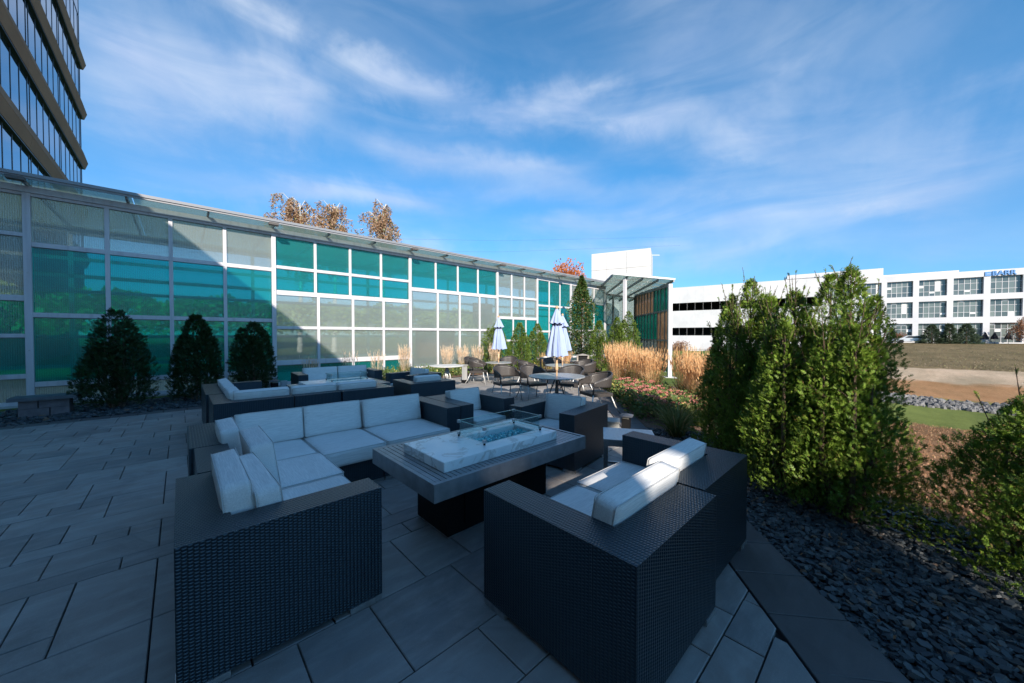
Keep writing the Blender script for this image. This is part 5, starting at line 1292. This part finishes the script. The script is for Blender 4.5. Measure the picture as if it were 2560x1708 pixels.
for (x, y, tx, ty, lb) in [
    (6.86, 5.28, *T1c, 'wicker tub chair on the far right side of the nearest dining table'),
    (6.12, 4.08, 5.2, 4.5, 'wicker tub chair at the right, apart from the nearest dining table'),
    (5.80, 6.42, 5.45, 5.1, 'dark wicker tub chair standing alone between the near and left tables'),
    (7.62, 7.45, *T2c, 'wicker tub chair left of the middle dining table'),
    (8.85, 7.55, *T2c, 'wicker tub chair behind the middle dining table'),
    (8.95, 6.45, *T2c, 'wicker tub chair on the right rear of the middle dining table'),
    (8.35, 5.95, *T2c, 'wicker tub chair on the right front of the middle dining table'),
    (7.05, 9.15, *T3c, 'wicker tub chair on the near left of the left umbrella table'),
    (7.30, 9.75, *T3c, 'wicker tub chair on the far left of the left umbrella table'),
    (8.35, 9.15, *T3c, 'wicker tub chair behind the left umbrella table')]:
    dup(ch, (x, y, 0), face(x, y, tx, ty), lb)

umb_m = mat('pale_blue_canvas', (0.60, 0.68, 0.85), 0.85, fn=lambda t, b: (t.l.new(t.mix(t.noise(obj_co(t), 7, 4), (0.27, 0.35, 0.56), (0.38, 0.45, 0.64)), b.inputs['Base Color'])))
wood_m = mat('oiled_pole_wood', rough=0.5, fn=grain((0.48, 0.30, 0.17), (0.64, 0.44, 0.27), 8))
navy = mat('navy_strap', (0.015, 0.02, 0.06), 0.8)
def umbrella(label, loc, seed, rs=1.0):
    q = random.Random(seed); t_ = thing('closed_umbrella', label, 'umbrella', loc, q.uniform(0, 3), 'closed patio umbrellas')
    MB().lathe([(.019, .02), (.019, 2.13)], 12).obj('pole', wood_m, t_, smooth=True)
    MB().lathe([(.006, 2.10), (.030, 2.115), (.036, 2.14), (.028, 2.165), (.005, 2.18)], 12).obj('finial', wood_m, t_, smooth=True)
    def folded(prof, name, n=96, folds=8):
        V = []; F_ = []
        for i, (r, z, am) in enumerate(prof):
            for j in range(n):
                a = 2 * PI * j / n; w1 = math.cos(folds * a + .5 * math.sin(i * .9)) ; w2 = math.cos((folds * 2 + 1) * a + i * .25 + seed)
                rr_ = r * rs * (1 + am * w1 + am * .35 * w2) * (1 + .10 * math.sin(a + seed)); V.append((math.cos(a) * rr_, math.sin(a) * rr_, z + .03 * am * math.cos(folds * a) * (2 if i == 0 else 1)))
        for i in range(len(prof) - 1):
            for j in range(n): F_.append((i * n + j, i * n + (j + 1) % n, (i + 1) * n + (j + 1) % n, (i + 1) * n + j))
        link(name, pydata(name, V, F_, umb_m, True), t_)
    folded([(.215, 1.10, .30), (.195, 1.22, .28), (.175, 1.36, .26), (.145, 1.52, .25), (.115, 1.66, .22), (.085, 1.78, .18), (.10, 1.84, .10), (.07, 1.95, .08), (.03, 2.09, .05)], 'canopy')
    folded([(.155, 1.80, .20), (.125, 1.88, .16), (.085, 1.98, .12), (.045, 2.07, .08), (.024, 2.115, .03)], 'vent_cap')
    MB().lathe([(.105 * rs, 1.755), (.115 * rs, 1.775), (.105 * rs, 1.80)], 20, 8, .15).obj('strap', navy, t_)
    MB().beam((.10, .03, 1.77), (.19, .07, 1.70), .03, .012).obj('strap_end', navy, t_)
    MB().lathe([(.024, .78), (.034, .82), (.030, .90), (.022, .96)], 12).obj('collar', wood_m, t_, smooth=True)
    return t_
umbrella('closed pale blue umbrella at the nearest dining table, the largest', (*T1c, 0), 1, .92)
umbrella('closed pale blue umbrella just right of and behind the largest one', (*T2c, 0), 5, .95)
umbrella('closed pale blue umbrella standing apart at the left', (*T3c, 0), 9, .92)
# serving cart behind the umbrellas
t_ = thing('serving_cart', 'dark metal serving cart with white dishes behind the umbrellas', 'cart', (9.75, 8.6, 0), rad(40))
bx('top', charcoal, t_, -.42, .42, -.25, .25, .70, .725, .003); bx('lower_shelf', charcoal, t_, -.40, .40, -.23, .23, .25, .27)
for sx in (-1, 1):
    for sy in (-1, 1): bx('leg', charcoal, t_, sx * .39 - .015, sx * .39 + .015, sy * .22 - .015, sy * .22 + .015, 0, .6995)
dish = MB().lathe([(.03, 0), (.07, .02), (.075, .035)], 16).mesh('dish', mat('white_china', (0.8, 0.8, 0.78), 0.2), smooth=True)
for k, (x, y) in enumerate([(-.25, .0), (-.05, .08), (.14, -.05), (.3, .05)]):
    c, s = math.cos(rad(40)), math.sin(rad(40)); tag(link('dish', dish, None, (9.75 + x * c - y * s, 8.6 + x * s + y * c, .7255)), 'small white dish on the serving cart, %s' % ['far left one', 'second from the left', 'third from the left', 'far right one'][k], 'dish')

# ------------------------------------------------------------------ car, parasols and railing by the far buildings
px_, py_, pz_ = fpt(10.3, 3.6)
car = thing('parked_car', 'silver white car parked beside the spruces in front of the far office', 'car', (px_, py_, pz_), fang)
prof = [(-2.2, .35), (-2.25, .75), (-1.6, .88), (-.95, 1.38), (.55, 1.42), (1.25, .98), (2.1, .82), (2.25, .55), (2.2, .35)]
v = [(x, s * .85, z) for s in (-1, 1) for x, z in prof]; n = len(prof)
me = pydata('body', v, [tuple(range(n)), tuple(range(n, 2 * n))[::-1]] + [(i, n + i, n + (i + 1) % n, (i + 1) % n) for i in range(n)], mat('silver_paint', (0.6, 0.62, 0.66), 0.25, 0.3)); link('body', me, car)
for s in (-1, 1):
    link('side_window', pydata('side_window', [(-1.35, s * .855, .92), (.95, s * .855, .98), (.45, s * .855, 1.33), (-.9, s * .855, 1.30)], [(0, 1, 2, 3)], tframe), car)
    for x in (-1.4, 1.35): MB().lathe([(.32, -.1), (.32, .1)], 16).obj('wheel', black_m, car, loc=(x, s * .82, .32), rot=(rad(90), 0, 0))
cp = MB().lathe([(.42, .75), (.30, 1.2), (.08, 1.9), (.02, 2.0)], 10, 5, .2).mesh('canopy', mat('charcoal_canvas', (0.02, 0.02, 0.025), 0.9)); pl = MB().lathe([(.03, 0), (.03, .76)], 6).mesh('pole', charcoal)
for t0, wd in ((1.25, 'leftmost of three, left of the white pier'), (.2, 'middle of three, beside the ground floor window'), (-1.3, 'rightmost of three, near the russet tree')):
    u_ = thing('closed_parasol', 'dark closed parasol before the far office, ' + wd, 'umbrella', fpt(t0, 1.6), 0, 'dark closed parasols before the far office'); link('canopy', cp, u_); link('pole', pl, u_)
ra = Vector(fpt(48.5, 4)); rb_ = Vector(fpt(36, 5)); t_ = thing('railing', 'thin metal railing on the slope before the parking deck', 'railing', tuple(ra)); d_ = rb_ - ra
MB().tube([(0, 0, 1.1), (d_.x, d_.y, d_.z + 1.1)], .035, 5).obj('handrail', alu, t_); MB().tube([(0, 0, .55), (d_.x, d_.y, d_.z + .55)], .025, 5).obj('lower_rail', alu, t_)
for k in range(6): p = d_ * (k / 5); MB().tube([(p.x, p.y, p.z - .3), (p.x, p.y, p.z + 1.1)], .035, 5).obj('post', alu, t_)
# power line behind the wall
w1 = thing('power_line', 'thin overhead wires crossing the sky behind the glazed wall', 'power line', (0, 0, 0))
for h_ in (11.2, 12.6): MB().tube([(-8, 46, h_ - 3.2), (10, 40, h_ - 1.2), (30, 34, h_ + .9), (60, 24, h_ + 5)], .007, 4).obj('wire', charcoal, w1)
